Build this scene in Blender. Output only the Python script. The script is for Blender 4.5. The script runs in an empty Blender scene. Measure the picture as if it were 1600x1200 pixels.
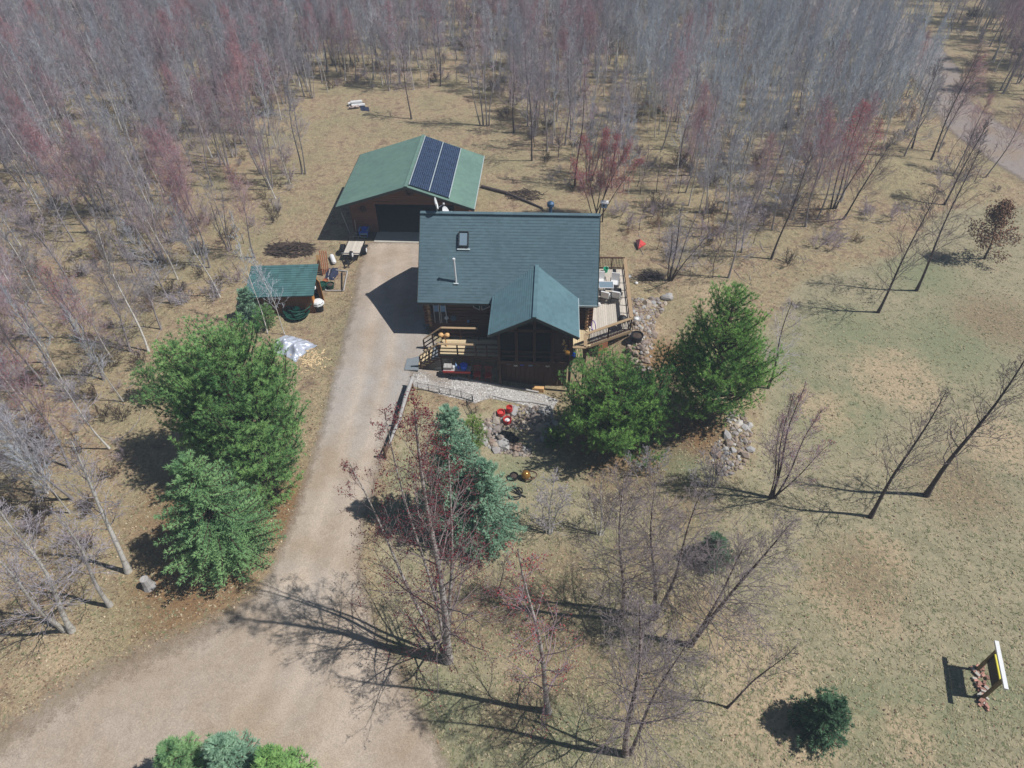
import bpy, math, random
import numpy as np
from mathutils import Vector, Matrix, Euler

scene = bpy.context.scene
COL = scene.collection
rad = math.radians

# ------------------------------------------------------------------ camera
FPX, CAM_H = 1067.0, 30.0          # focal length in photograph pixels (1600 wide), height in metres
PITCH, ROLL, YAW = rad(44), rad(-1.2), rad(4)

def _basis():
    F = np.array([0, math.cos(PITCH), -math.sin(PITCH)]); U = np.array([0, math.sin(PITCH), math.cos(PITCH)]); R = np.array([1., 0, 0])
    R2 = R * math.cos(ROLL) + U * math.sin(ROLL); U2 = -R * math.sin(ROLL) + U * math.cos(ROLL)
    c, s = math.cos(YAW), math.sin(YAW)
    Z = np.array([[c, -s, 0], [s, c, 0], [0, 0, 1]])
    return Z @ F, Z @ R2, Z @ U2
CF, CR, CU = _basis()
cam_data = bpy.data.cameras.new('camera')
cam_data.sensor_width = 36.0
cam_data.lens = 36.0 * FPX / 1600.0
cam_data.clip_start, cam_data.clip_end = 0.5, 2500
cam = bpy.data.objects.new('camera', cam_data); COL.objects.link(cam)
cam.matrix_world = Matrix(((CR[0], CU[0], -CF[0], 0), (CR[1], CU[1], -CF[1], 0), (CR[2], CU[2], -CF[2], CAM_H), (0, 0, 0, 1)))
scene.camera = cam

# ------------------------------------------------------------------ world, sun, exposure
SUN = Vector((0.69, -0.06, 1.0)).normalized()
world = bpy.data.worlds.new('World'); scene.world = world; world.use_nodes = True
wn = world.node_tree.nodes; wn.clear()
wo = wn.new('ShaderNodeOutputWorld'); bg = wn.new('ShaderNodeBackground'); sky = wn.new('ShaderNodeTexSky')
sky.sky_type = 'NISHITA'; sky.sun_disc = False
sky.sun_elevation = math.asin(SUN.z); sky.sun_rotation = math.atan2(SUN.x, SUN.y)
sky.air_density = 1.0; sky.dust_density = 0.2; sky.ozone_density = 3.0
bg.inputs['Strength'].default_value = 0.05
world.node_tree.links.new(sky.outputs[0], bg.inputs[0]); world.node_tree.links.new(bg.outputs[0], wo.inputs[0])
sl = bpy.data.lights.new('sun', 'SUN'); sl.energy = 4.8; sl.angle = rad(0.5); sl.color = (1.0, 0.985, 0.962)
so = bpy.data.objects.new('sun', sl); COL.objects.link(so)
so.rotation_euler = SUN.to_track_quat('Z', 'Y').to_euler(); so.location = (60, -20, 90)
scene.view_settings.view_transform = 'Standard'; scene.view_settings.look = 'None'
scene.view_settings.exposure = -0.06; scene.view_settings.gamma = 1.0
scene.view_settings.use_curve_mapping = False
scene.render.engine = 'CYCLES'
scene.cycles.max_bounces = 5; scene.cycles.diffuse_bounces = 2; scene.cycles.glossy_bounces = 2
scene.cycles.transmission_bounces = 3; scene.cycles.transparent_max_bounces = 8; scene.cycles.volume_bounces = 0
scene.cycles.caustics_reflective = False; scene.cycles.caustics_refractive = False

# ------------------------------------------------------------------ ground shape and pixel helpers
def sstep(a, b, x):
    t = min(1.0, max(0.0, (x - a) / (b - a))); return t * t * (3 - 2 * t)

def bump(x, y, cx, cy, rx, ry, h):
    q = ((x - cx) / rx) ** 2 + ((y - cy) / ry) ** 2
    return h * math.exp(-q * 1.6) if q < 6 else 0.0

def ripple(x, y):
    return 0.10 * math.sin(x * 0.31 + 1.3 * math.sin(y * 0.17)) * math.sin(y * 0.27 + 0.8)

def hz(x, y):
    f = sstep(18, 29, y); rt = sstep(4, 9, x)                          # the ground falls away towards the walk-out side of the cabin
    depth = .35 + 1.05 * sstep(-7.2, 0, x) - .9 * rt
    z = -sstep(34.4, 32.4 - 6 * rt, y) * sstep(-9.2, -7.0, x) * (.5 * (1 - f) + depth * f)
    z += 0.45 * sstep(-15.5, -12.5, x) * sstep(-6.5, -8.2, x) * sstep(32.6, 35.0, y) * sstep(45.0, 41.0, y)   # the drive rises beside the cabin
    z += bump(x, y, 29.5, 59.0, 7.5, 4.5, 1.5)                       # grassy mound by the far track
    z += bump(x, y, 5.9, 36.0, 1.6, 5.5, 0.75)                        # bank under the deck-side stones
    z += bump(x, y, 10.6, 27.6, 2.6, 3.6, 0.55)                       # bank under the tall pine
    z += 0.35 * sstep(50, 75, y) * (math.sin(x * 0.09) * math.cos(y * 0.11))
    if y > 30 and -17 < x < 6 and y < 60: return z
    return z + ripple(x, y) * 0.6

def ray(px, py):
    return CF + CR * ((px - 800) / FPX) - CU * ((py - 600) / FPX)

def at(px, py, z):                                                   # where the line of sight meets height z
    d = ray(px, py); t = (z - CAM_H) / d[2]
    return Vector((d[0] * t, d[1] * t, z))

def gp(px, py, dz=0.0):                                              # ... and where it meets the ground
    z = 0.0
    for _ in range(6):
        p = at(px, py, z); z = hz(p.x, p.y)
    p = at(px, py, z); p.z = z + dz
    return p

def proj(x, y, z):
    v = np.array([x, y, z - CAM_H]); d = v @ CF
    return 800 + FPX * (v @ CR) / d, 600 - FPX * (v @ CU) / d

def inpoly(x, y, poly):
    c = False; n = len(poly); j = n - 1
    for i in range(n):
        xi, yi = poly[i]; xj, yj = poly[j]
        if (yi > y) != (yj > y) and x < (xj - xi) * (y - yi) / (yj - yi) + xi: c = not c
        j = i
    return c

# ------------------------------------------------------------------ materials
def lin(r, g, b):
    f = lambda c: (c / 255.0 / 12.92) if c <= 10 else ((c / 255.0 + 0.055) / 1.055) ** 2.4
    return (f(r), f(g), f(b))

class NT:
    def __init__(s, name):
        s.m = bpy.data.materials.new(name); s.m.use_nodes = True
        s.t = s.m.node_tree; s.t.nodes.clear()
        s.out = s.t.nodes.new('ShaderNodeOutputMaterial'); s.p = s.t.nodes.new('ShaderNodeBsdfPrincipled')
        s.t.links.new(s.p.outputs[0], s.out.inputs[0])
        s.tc = s.t.nodes.new('ShaderNodeTexCoord')
    def n(s, typ, **kw):
        nd = s.t.nodes.new(typ)
        for k, v in kw.items(): setattr(nd, k, v)
        return nd
    def l(s, a, b): s.t.links.new(a, b)
    def noise(s, scale, detail=3, rough=.55, vec=None, dist=0):
        nd = s.n('ShaderNodeTexNoise'); nd.inputs['Scale'].default_value = scale; nd.inputs['Detail'].default_value = detail
        nd.inputs['Roughness'].default_value = rough; nd.inputs['Distortion'].default_value = dist
        s.l(vec if vec is not None else s.tc.outputs['Object'], nd.inputs['Vector']); return nd.outputs['Fac']
    def ramp(s, fac, stops):
        nd = s.n('ShaderNodeValToRGB'); e = nd.color_ramp.elements
        while len(e) < len(stops): e.new(0.5)
        for el, (p, c) in zip(e, stops):
            el.position = p; el.color = (*c, 1) if len(c) == 3 else c
        s.l(fac, nd.inputs[0]); return nd.outputs[0]
    def mix(s, fac, a, b, mode='MIX'):
        nd = s.n('ShaderNodeMix', data_type='RGBA', blend_type=mode)
        for inp, v in ((nd.inputs[0], fac), (nd.inputs[6], a), (nd.inputs[7], b)):
            if isinstance(v, (int, float)): inp.default_value = v
            elif isinstance(v, tuple): inp.default_value = (*v, 1)
            else: s.l(v, inp)
        return nd.outputs[2]
    def math(s, op, a, b=0.0, clamp=False):
        nd = s.n('ShaderNodeMath', operation=op, use_clamp=clamp)
        for inp, v in ((nd.inputs[0], a), (nd.inputs[1], b)):
            if isinstance(v, (int, float)): inp.default_value = v
            else: s.l(v, inp)
        return nd.outputs[0]
    def attr(s, name):
        nd = s.n('ShaderNodeAttribute'); nd.attribute_name = name; return nd
    def bump(s, h, strength=.4, dist=.02):
        nd = s.n('ShaderNodeBump'); nd.inputs['Strength'].default_value = strength; nd.inputs['Distance'].default_value = dist
        s.l(h, nd.inputs['Height']); s.l(nd.outputs[0], s.p.inputs['Normal'])
    def col(s, c):
        if isinstance(c, tuple): s.p.inputs['Base Color'].default_value = (*c, 1)
        else: s.l(c, s.p.inputs['Base Color'])
    def rough(s, r, spec=.3):
        s.p.inputs['Roughness'].default_value = r; s.p.inputs['Specular IOR Level'].default_value = spec

def sc(c, k): return tuple(min(1, v * k) for v in c)

def simple(name, c, rough=.8, var=.25, scale=5, spec=.3, metal=0, objvar=0, bumpk=0, stretch=None):
    t = NT(name)
    vec = None
    if stretch:
        mp = t.n('ShaderNodeMapping'); mp.inputs['Scale'].default_value = stretch
        t.l(t.tc.outputs['Object'], mp.inputs['Vector']); vec = mp.outputs[0]
    f = t.noise(scale, 4, .6, vec)
    colr = t.ramp(f, [(.25, sc(c, 1 - var)), (.75, sc(c, 1 + var))])
    if objvar:
        oi = t.n('ShaderNodeObjectInfo')
        k = t.ramp(oi.outputs['Random'], [(0, (1 - objvar,) * 3), (1, (1 + objvar,) * 3)])
        colr = t.mix(1.0, colr, k, 'MULTIPLY')
    t.col(colr); t.rough(rough, spec); t.p.inputs['Metallic'].default_value = metal
    if bumpk: t.bump(f, bumpk)
    return t.m

def shingle_mat(name, c, axis, tab=.3, course=.1, var=.22):
    t = NT(name)
    sx = t.n('ShaderNodeSeparateXYZ'); t.l(t.tc.outputs['Object'], sx.inputs[0])
    row = t.math('FLOOR', t.math('DIVIDE', sx.outputs[2], course))
    u = t.math('ADD', t.math('DIVIDE', sx.outputs[axis], tab), t.math('MULTIPLY', row, .37))
    wn_ = t.n('ShaderNodeTexWhiteNoise', noise_dimensions='2D')
    cb = t.n('ShaderNodeCombineXYZ'); t.l(t.math('FLOOR', u), cb.inputs[0]); t.l(row, cb.inputs[1]); t.l(cb.outputs[0], wn_.inputs['Vector'])
    tabc = t.ramp(wn_.outputs['Value'], [(0, sc(c, 1 - var)), (1, sc(c, 1 + var))])
    big = t.ramp(t.noise(.5, 3), [(.3, (.9, .9, .92)), (.7, (1.08, 1.07, 1.04))])
    gran = t.ramp(t.noise(60, 2), [(.3, (.82,) * 3), (.7, (1.18,) * 3)])
    t.col(t.mix(1.0, t.mix(1.0, tabc, big, 'MULTIPLY'), gran, 'MULTIPLY')); t.rough(.92, .25)
    return t.m

M = {}
M['wood_deck'] = simple('weathered_deck_wood', lin(206, 196, 182), .85, .16, 9, objvar=.12, stretch=(3, .35, 3))
M['wood_deck_x'] = simple('weathered_walk_wood', lin(212, 190, 152), .85, .16, 9, objvar=.16, stretch=(.35, 3, 3))
M['wood_rail'] = simple('tan_rail_cap_wood', lin(168, 143, 112), .8, .15, 6, objvar=.06)
M['wood_dark'] = simple('brown_stained_wood', lin(78, 52, 38), .75, .2, 6, objvar=.12)
M['log'] = simple('stained_log', lin(104, 66, 44), .7, .25, 7, objvar=.14, stretch=(.4, 3, 3), bumpk=.2)
M['log_end'] = simple('cut_log_end', lin(150, 118, 88), .85, .25, 14, objvar=.15)
M['siding'] = simple('stained_siding', lin(112, 76, 56), .75, .2, 5, objvar=.1, stretch=(.4, .4, 4))
M['shed_wood'] = simple('orange_stained_boards', lin(186, 126, 60), .7, .15, 6, objvar=.08, stretch=(4, 4, .4))
M['shed_wall'] = simple('brown_stained_boards', lin(120, 80, 50), .75, .2, 6, objvar=.1, stretch=(4, 4, .4))
M['roof_main'] = shingle_mat('blue_green_shingle', lin(90, 112, 120), 0, var=.09)
M['roof_side'] = shingle_mat('blue_green_porch_shingle', lin(92, 121, 129), 1, var=.09)
M['roof_garage'] = shingle_mat('green_garage_shingle', lin(108, 136, 124), 1, var=.07)
M['roof_shed'] = shingle_mat('green_shed_shingle', lin(76, 112, 112), 0, var=.16)
M['trim'] = simple('pale_metal_trim', lin(190, 200, 200), .5, .06, 3)
M['fascia'] = simple('dark_fascia', lin(62, 66, 62), .6, .1, 3)
M['white'] = simple('white_paint', (.78, .78, .77), .5, .05, 4)
M['cushion'] = simple('white_cushion_cloth', (.75, .75, .74), .9, .05, 8)
M['black'] = simple('black_paint', (.018, .018, .02), .5, .2, 6)
M['dkmetal'] = simple('dark_metal', (.05, .055, .06), .45, .2, 6, metal=.4)
M['steel'] = simple('galvanised_steel', (.45, .47, .5), .4, .12, 6, metal=.7)
M['bluesteel'] = simple('blue_grey_metal', lin(72, 98, 126), .4, .12, 6, metal=.3)
M['concrete'] = simple('concrete', lin(190, 184, 172), .9, .1, 4)
M['slab'] = simple('grey_slab', lin(128, 134, 138), .9, .1, 5)
M['silver_tarp'] = simple('silver_tarp', (.55, .58, .66), .35, .1, 3, metal=.25)
M['red'] = simple('red_enamel', lin(188, 52, 46), .45, .15, 5)
M['redfade'] = simple('faded_red_cloth', lin(214, 82, 78), .8, .15, 4)
M['pink'] = simple('pale_pink_cloth', lin(225, 160, 165), .8, .1, 4)
M['teal'] = simple('teal_plastic', lin(20, 170, 130), .4, .1, 4)
M['green_plastic'] = simple('dark_green_plastic', lin(28, 72, 58), .5, .3, 6)
M['blue'] = simple('blue_plastic', lin(36, 96, 226), .45, .1, 5)
M['bluelt'] = simple('pale_blue_and_reflected_sky', lin(130, 165, 205), .5, .08, 5)
M['purple'] = simple('purple_hoop', lin(130, 105, 185), .5, .1, 5)
M['amber'] = simple('amber_glaze', lin(160, 116, 52), .2, .2, 6, spec=.6, metal=.4)
M['navy'] = simple('navy_tarp', lin(40, 46, 70), .7, .3, 5)
M['orange'] = simple('orange_plastic', lin(168, 100, 66), .6, .15, 5)
M['rubber'] = simple('rubber', (.02, .02, .02), .85, .2, 9)
M['oldwood'] = simple('silvered_wood', lin(172, 168, 164), .9, .25, 5, stretch=(3, .6, 3))
M['brownrail'] = simple('brown_rail_wood', lin(104, 80, 66), .9, .25, 6)
M['redboard'] = simple('reddish_board', lin(172, 112, 80), .8, .18, 6, objvar=.08)
M['palewood'] = simple('pale_carved_wood', lin(222, 176, 120), .7, .12, 6)
M['brick'] = simple('brick_and_rubble', lin(176, 132, 116), .9, .25, 10, objvar=.3)
M['signface'] = simple('dark_sign_panel', lin(52, 42, 40), .6, .1, 6)
M['yellow'] = simple('yellow_paint', lin(226, 214, 70), .5, .06, 5)
M['post'] = simple('treated_post', lin(128, 110, 78), .85, .15, 6)
M['stick'] = simple('dry_sticks', lin(82, 68, 60), .9, .4, 3)
M['chip'] = simple('wood_chips', lin(214, 188, 146), .9, .25, 8)
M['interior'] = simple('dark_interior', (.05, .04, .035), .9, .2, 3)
M['door'] = simple('dark_door', lin(60, 56, 62), .6, .1, 4)

def glass_mat(name, c, rough=.08):
    t = NT(name); t.col(c); t.rough(rough, .8); t.p.inputs['Coat Weight'].default_value = .5; t.p.inputs['Coat Roughness'].default_value = .04
    return t.m
M['glass'] = glass_mat('dark_window_glass', (.03, .04, .055))
M['skyglass'] = glass_mat('skylight_glass', (.22, .30, .36))

def screen_mat():
    t = NT('insect_screen'); t.col((.02, .02, .022)); t.rough(.8, .2)
    tr = t.n('ShaderNodeBsdfTransparent'); mx = t.n('ShaderNodeMixShader'); mx.inputs[0].default_value = .5  # half-black screens, which also tint in the porch's deep roof shade
    t.l(tr.outputs[0], mx.inputs[1]); t.l(t.p.outputs[0], mx.inputs[2]); t.l(mx.outputs[0], t.out.inputs[0])
    return t.m
M['screen'] = screen_mat()

def solar_mat():
    t = NT('solar_cells')
    uv = t.n('ShaderNodeUVMap')
    mp = t.n('ShaderNodeMapping'); mp.inputs['Scale'].default_value = (10, 6, 1); t.l(uv.outputs[0], mp.inputs[0])
    sx = t.n('ShaderNodeSeparateXYZ'); t.l(mp.outputs[0], sx.inputs[0])
    fu = t.math('ABSOLUTE', t.math('SUBTRACT', t.math('FRACT', sx.outputs[0]), .5)); fv = t.math('ABSOLUTE', t.math('SUBTRACT', t.math('FRACT', sx.outputs[1]), .5))
    line = t.math('MAXIMUM', t.math('GREATER_THAN', fu, .435), t.math('MULTIPLY', t.math('GREATER_THAN', fv, .45), .45))
    cb = t.n('ShaderNodeCombineXYZ'); t.l(t.math('FLOOR', sx.outputs[0]), cb.inputs[0]); t.l(t.math('FLOOR', sx.outputs[1]), cb.inputs[1])
    oi = t.n('ShaderNodeObjectInfo'); t.l(oi.outputs['Random'], cb.inputs[2])
    w = t.n('ShaderNodeTexWhiteNoise', noise_dimensions='3D'); t.l(cb.outputs[0], w.inputs['Vector'])
    cell = t.ramp(w.outputs['Value'], [(0, lin(28, 40, 62)), (1, lin(42, 58, 86))])
    t.col(t.mix(line, cell, lin(100, 114, 136))); t.rough(.25, .5)
    return t.m
M['solar'] = solar_mat()

def stone_mat():
    t = NT('fieldstone'); oi = t.n('ShaderNodeObjectInfo')
    base = t.ramp(oi.outputs['Random'], [(0, lin(112, 100, 94)), (.2, lin(164, 148, 134)), (.4, lin(136, 130, 130)), (.55, lin(186, 172, 156)), (.7, lin(148, 126, 112)), (.85, lin(168, 166, 166)), (1, lin(204, 198, 190))])
    f = t.noise(9, 5, .65)
    t.col(t.mix(1.0, base, t.ramp(f, [(.25, (.7, .7, .7)), (.75, (1.2, 1.18, 1.15))]), 'MULTIPLY')); t.rough(.9, .3); t.bump(f, .5, .03)
    return t.m
M['stone'] = stone_mat()

def pebble_mat():
    t = NT('pebbles'); a = t.attr('tone')
    t.col(t.ramp(a.outputs['Fac'], [(0, lin(118, 112, 108)), (.5, lin(166, 162, 158)), (.8, lin(196, 192, 186)), (1, lin(226, 222, 216))])); t.rough(.85, .3)
    return t.m
M['pebble'] = pebble_mat()

def bark(name, c, pale=None, marks=None):
    t = NT(name)
    mp = t.n('ShaderNodeMapping'); mp.inputs['Scale'].default_value = (3, 3, .8); t.l(t.tc.outputs['Object'], mp.inputs[0])
    f = t.noise(3.0, 4, .65, mp.outputs[0])
    colr = t.ramp(f, [(.3, sc(c, .7)), (.7, sc(c, 1.3))])
    if pale:
        mp2 = t.n('ShaderNodeMapping'); mp2.inputs['Scale'].default_value = (1.5, 1.5, 5); t.l(t.tc.outputs['Object'], mp2.inputs[0])
        g = t.ramp(t.noise(1.6, 4, .7, mp2.outputs[0]), [(marks or .5, (0, 0, 0)), ((marks or .5) + .06, (1, 1, 1))])
        colr = t.mix(g, pale, colr)
    oi = t.n('ShaderNodeObjectInfo')
    colr = t.mix(1.0, colr, t.ramp(oi.outputs['Random'], [(0, (.82,) * 3), (1, (1.2,) * 3)]), 'MULTIPLY')
    t.col(colr); t.rough(.9, .2); return t.m
M['bark_grey'] = bark('grey_bark', lin(150, 143, 142))
M['bark_dark'] = bark('dark_bark', lin(86, 76, 74))
M['bark_pale'] = bark('pale_aspen_bark', lin(172, 166, 156), lin(206, 202, 194), .52)
M['bark_birch'] = bark('river_birch_bark', lin(104, 86, 80), lin(206, 192, 182), .45)
M['bark_maple'] = bark('red_maple_bark', lin(132, 122, 116), lin(190, 184, 178), .46)
M['bark_pine'] = bark('pine_bark', lin(84, 66, 56))

def twig(name, c, hue=.0):
    t = NT(name); oi = t.n('ShaderNodeObjectInfo')
    f = t.noise(.9, 2)
    colr = t.ramp(f, [(.3, sc(c, .85)), (.7, sc(c, 1.15))])
    colr = t.mix(1.0, colr, t.ramp(oi.outputs['Random'], [(0, (.84, .84, .86)), (1, (1.16, 1.15, 1.12))]), 'MULTIPLY')
    t.col(colr); t.rough(.85, .25); return t.m
M['twig_grey'] = twig('grey_twigs', lin(182, 175, 180))
M['twig_mauve'] = twig('mauve_twigs', lin(178, 162, 168))
M['twig_blue'] = twig('ash_grey_twigs', lin(190, 196, 204))
def twig_mixed(name, cols):
    t = NT(name); oi = t.n('ShaderNodeObjectInfo'); f = t.noise(.9, 2)
    c = t.ramp(oi.outputs['Random'], [(i / (len(cols) - 1), c) for i, c in enumerate(cols)])
    t.col(t.mix(1.0, c, t.ramp(f, [(.3, (.86,) * 3), (.7, (1.14,) * 3)]), 'MULTIPLY')); t.rough(.85, .25); return t.m
M['twig_mix'] = twig_mixed('mixed_twigs', [lin(170, 170, 178), lin(172, 156, 162), lin(156, 150, 150), lin(184, 184, 190), lin(172, 146, 150), lin(160, 160, 166), lin(178, 172, 180)])
M['twig_dark'] = twig('dark_twigs', lin(122, 110, 110))
M['twig_red'] = twig('budding_red_twigs', lin(182, 158, 163))
M['bud_red'] = twig('red_buds', lin(172, 88, 94))
M['twig_birch'] = twig('birch_twigs', lin(150, 138, 138))
M['twig_maple'] = twig('maple_twigs', lin(134, 120, 120))
M['bud_haze'] = twig('soft_red_buds', lin(196, 92, 92))
M['bud_dark'] = twig('dark_red_buds', lin(132, 50, 60))
M['leaf_brown'] = twig('dead_oak_leaves', lin(140, 108, 86))

def needles(name, lo, hi, k=1.0):
    t = NT(name); a = t.attr('tone')
    t.col(t.ramp(a.outputs['Fac'], [(0, sc(lo, k)), (1, sc(hi, k))])); t.rough(.6, .35)
    tl = t.n('ShaderNodeBsdfTranslucent'); mx = t.n('ShaderNodeMixShader'); mx.inputs[0].default_value = .35
    t.l(t.p.inputs['Base Color'].links[0].from_socket, tl.inputs['Color']); t.l(t.p.outputs[0], mx.inputs[1]); t.l(tl.outputs[0], mx.inputs[2]); t.l(mx.outputs[0], t.out.inputs[0])
    return t.m
M['pine'] = needles('white_pine_needles', lin(92, 142, 86), lin(164, 204, 124))
M['pine_dark'] = needles('dark_pine_needles', lin(72, 124, 68), lin(154, 198, 104))
M['spruce'] = needles('spruce_needles', lin(92, 132, 80), lin(148, 186, 114))
M['spruce_blue'] = needles('blue_spruce_needles', lin(98, 140, 116), lin(166, 200, 168))
M['spruce_mid'] = needles('green_spruce_needles', lin(92, 136, 94), lin(156, 194, 132))
M['spruce_dark'] = needles('dark_spruce_needles', lin(50, 82, 60), lin(104, 140, 104))
M['cedar'] = needles('yellow_green_needles', lin(84, 118, 52), lin(146, 176, 86))

# ------------------------------------------------------------------ mesh helpers
WLOC = {}                                   # world place of each thing, so that parts can be modelled in world metres
class MB:
    def __init__(s): s.v = []; s.f = []; s.mi = []; s.uv = None
    def add(s, vs, fs, mi=0):
        o = len(s.v); s.v += [tuple(p) for p in vs]; s.f += [tuple(i + o for i in f) for f in fs]; s.mi += [mi] * len(fs); return s
    def box(s, c, d, rz=0, mi=0, rx=0, ry=0):
        m = Euler((rx, ry, rz)).to_matrix(); c = Vector(c); vs = []
        for z in (-.5, .5):
            for x, y in ((-.5, -.5), (.5, -.5), (.5, .5), (-.5, .5)): vs.append(c + m @ Vector((x * d[0], y * d[1], z * d[2])))
        return s.add(vs, [(3, 2, 1, 0), (4, 5, 6, 7), (0, 1, 5, 4), (1, 2, 6, 5), (2, 3, 7, 6), (3, 0, 4, 7)], mi)
    def beam(s, a, b, w, h, mi=0):          # a box bar from a to b, w across, h high
        a, b = Vector(a), Vector(b); d = b - a; L = d.length; d.normalize()
        up = Vector((0, 0, 1)) if abs(d.z) < .95 else Vector((0, 1, 0))
        sd = d.cross(up).normalized(); up = sd.cross(d)
        vs = [p + sd * x * w / 2 + up * y * h / 2 for p in (a, b) for x, y in ((-1, -1), (1, -1), (1, 1), (-1, 1))]
        return s.add(vs, [(3, 2, 1, 0), (4, 5, 6, 7), (0, 1, 5, 4), (1, 2, 6, 5), (2, 3, 7, 6), (3, 0, 4, 7)], mi)
    def tube(s, pts, rs, n=6, mi=0, caps=True):
        pts = [Vector(p) for p in pts]
        if isinstance(rs, (int, float)): rs = [rs] * len(pts)
        o = len(s.v); ref = None
        for i, p in enumerate(pts):
            d = (pts[min(i + 1, len(pts) - 1)] - pts[max(i - 1, 0)]).normalized()
            if ref is None: ref = Vector((0, 0, 1)) if abs(d.z) < .9 else Vector((1, 0, 0))
            a = d.cross(ref).normalized(); b = d.cross(a); ref = b.cross(d) if False else ref
            for k in range(n):
                t = 2 * math.pi * k / n; s.v.append(tuple(p + (a * math.cos(t) + b * math.sin(t)) * rs[i]))
        for i in range(len(pts) - 1):
            for k in range(n):
                k2 = (k + 1) % n; s.f.append((o + i * n + k2, o + i * n + k, o + (i + 1) * n + k, o + (i + 1) * n + k2)); s.mi.append(mi)
        if caps:
            s.f.append(tuple(o + k for k in range(n))); s.mi.append(mi)
            s.f.append(tuple(o + (len(pts) - 1) * n + k for k in reversed(range(n)))); s.mi.append(mi)
        return s
    def lathe(s, c, prof, n=14, mi=0):      # prof: (radius, z) from bottom to top
        o = len(s.v); c = Vector(c)
        for r, z in prof:
            for k in range(n):
                t = 2 * math.pi * k / n; s.v.append((c.x + r * math.cos(t), c.y + r * math.sin(t), c.z + z))
        for i in range(len(prof) - 1):
            for k in range(n):
                k2 = (k + 1) % n; s.f.append((o + i * n + k, o + i * n + k2, o + (i + 1) * n + k2, o + (i + 1) * n + k)); s.mi.append(mi)
        s.f.append(tuple(o + k for k in reversed(range(n)))); s.mi.append(mi)
        s.f.append(tuple(o + (len(prof) - 1) * n + k for k in range(n))); s.mi.append(mi)
        return s
    def prism(s, poly, ext, mi=0):          # polygon of 3-D points pushed along ext
        n = len(poly); poly = [Vector(p) for p in poly]; ext = Vector(ext)
        vs = poly + [p + ext for p in poly]
        return s.add(vs, [tuple(reversed(range(n))), tuple(range(n, 2 * n))] + [(i, (i + 1) % n, n + (i + 1) % n, n + i) for i in range(n)], mi)
    def build(s, name, mats, parent=None, loc=None, smooth=False):
        me = bpy.data.meshes.new(name)
        off = WLOC[parent.name] if parent is not None else (Vector(loc) if loc is not None else Vector((0, 0, 0)))
        me.from_pydata([(p[0] - off[0], p[1] - off[1], p[2] - off[2]) for p in s.v], [], s.f)
        if not isinstance(mats, (list, tuple)): mats = [mats]
        for m in mats: me.materials.append(m)
        if len(mats) > 1: me.polygons.foreach_set('material_index', s.mi)
        if smooth: me.polygons.foreach_set('use_smooth', [True] * len(me.polygons))
        me.update()
        o = bpy.data.objects.new(name, me); COL.objects.link(o)
        if parent is not None: o.parent = parent; WLOC[o.name] = off
        else: o.location = off; WLOC[o.name] = off
        return o

def tag(o, label=None, cat=None, group=None, kind=None):
    for k, v in (('label', label), ('category', cat), ('group', group), ('kind', kind)):
        if v: o[k] = v
    return o

def thing(name, loc, label, cat, group=None):
    o = bpy.data.objects.new(name, None); COL.objects.link(o); o.empty_display_size = .3
    o.location = loc; WLOC[o.name] = Vector(loc); return tag(o, label, cat, group)

def copy_tree(root, loc, rz=0, scale=1.0, label=None, group=None, tilt=None):
    r = root.copy(); COL.objects.link(r); r.location = loc; r.rotation_euler = (tilt[0] if tilt else 0, tilt[1] if tilt else 0, rz)
    r.scale = (scale,) * 3 if isinstance(scale, (int, float)) else scale
    WLOC[r.name] = Vector(loc)
    if label: r['label'] = label
    if group: r['group'] = group
    for ch in list(root.children):
        c = ch.copy(); COL.objects.link(c); c.parent = r
        for g in ch.children:
            d = g.copy(); COL.objects.link(d); d.parent = c
    return r

def one(name, mb, mats, label, cat, group=None, loc=None, smooth=False):
    return tag(mb.build(name, mats, None, loc, smooth), label, cat, group)

def np_mesh(name, V, F, mats, mi=None, tone=None, parent=None, smooth=False):
    V = np.asarray(V, dtype=np.float32).reshape(-1, 3); F = np.asarray(F, dtype=np.int32); k = F.shape[1]
    me = bpy.data.meshes.new(name); me.vertices.add(len(V)); me.vertices.foreach_set('co', V.ravel())
    me.loops.add(F.size); me.loops.foreach_set('vertex_index', F.ravel())
    me.polygons.add(len(F)); me.polygons.foreach_set('loop_start', np.arange(0, F.size, k, dtype=np.int32)); me.polygons.foreach_set('loop_total', np.full(len(F), k, dtype=np.int32))
    for m in (mats if isinstance(mats, (list, tuple)) else [mats]): me.materials.append(m)
    if mi is not None: me.polygons.foreach_set('material_index', np.asarray(mi, dtype=np.int32))
    if smooth: me.polygons.foreach_set('use_smooth', np.ones(len(F), dtype=bool))
    if tone is not None:
        a = me.attributes.new('tone', 'FLOAT', 'POINT'); a.data.foreach_set('value', np.asarray(tone, dtype=np.float32))
    me.update(calc_edges=True)
    o = bpy.data.objects.new(name, me); COL.objects.link(o)
    if parent is not None: o.parent = parent; WLOC[o.name] = WLOC[parent.name]
    return o

# ================================================================== GROUND
def poly_px(pts): return [tuple(gp(*p).xy) for p in pts]

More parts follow.
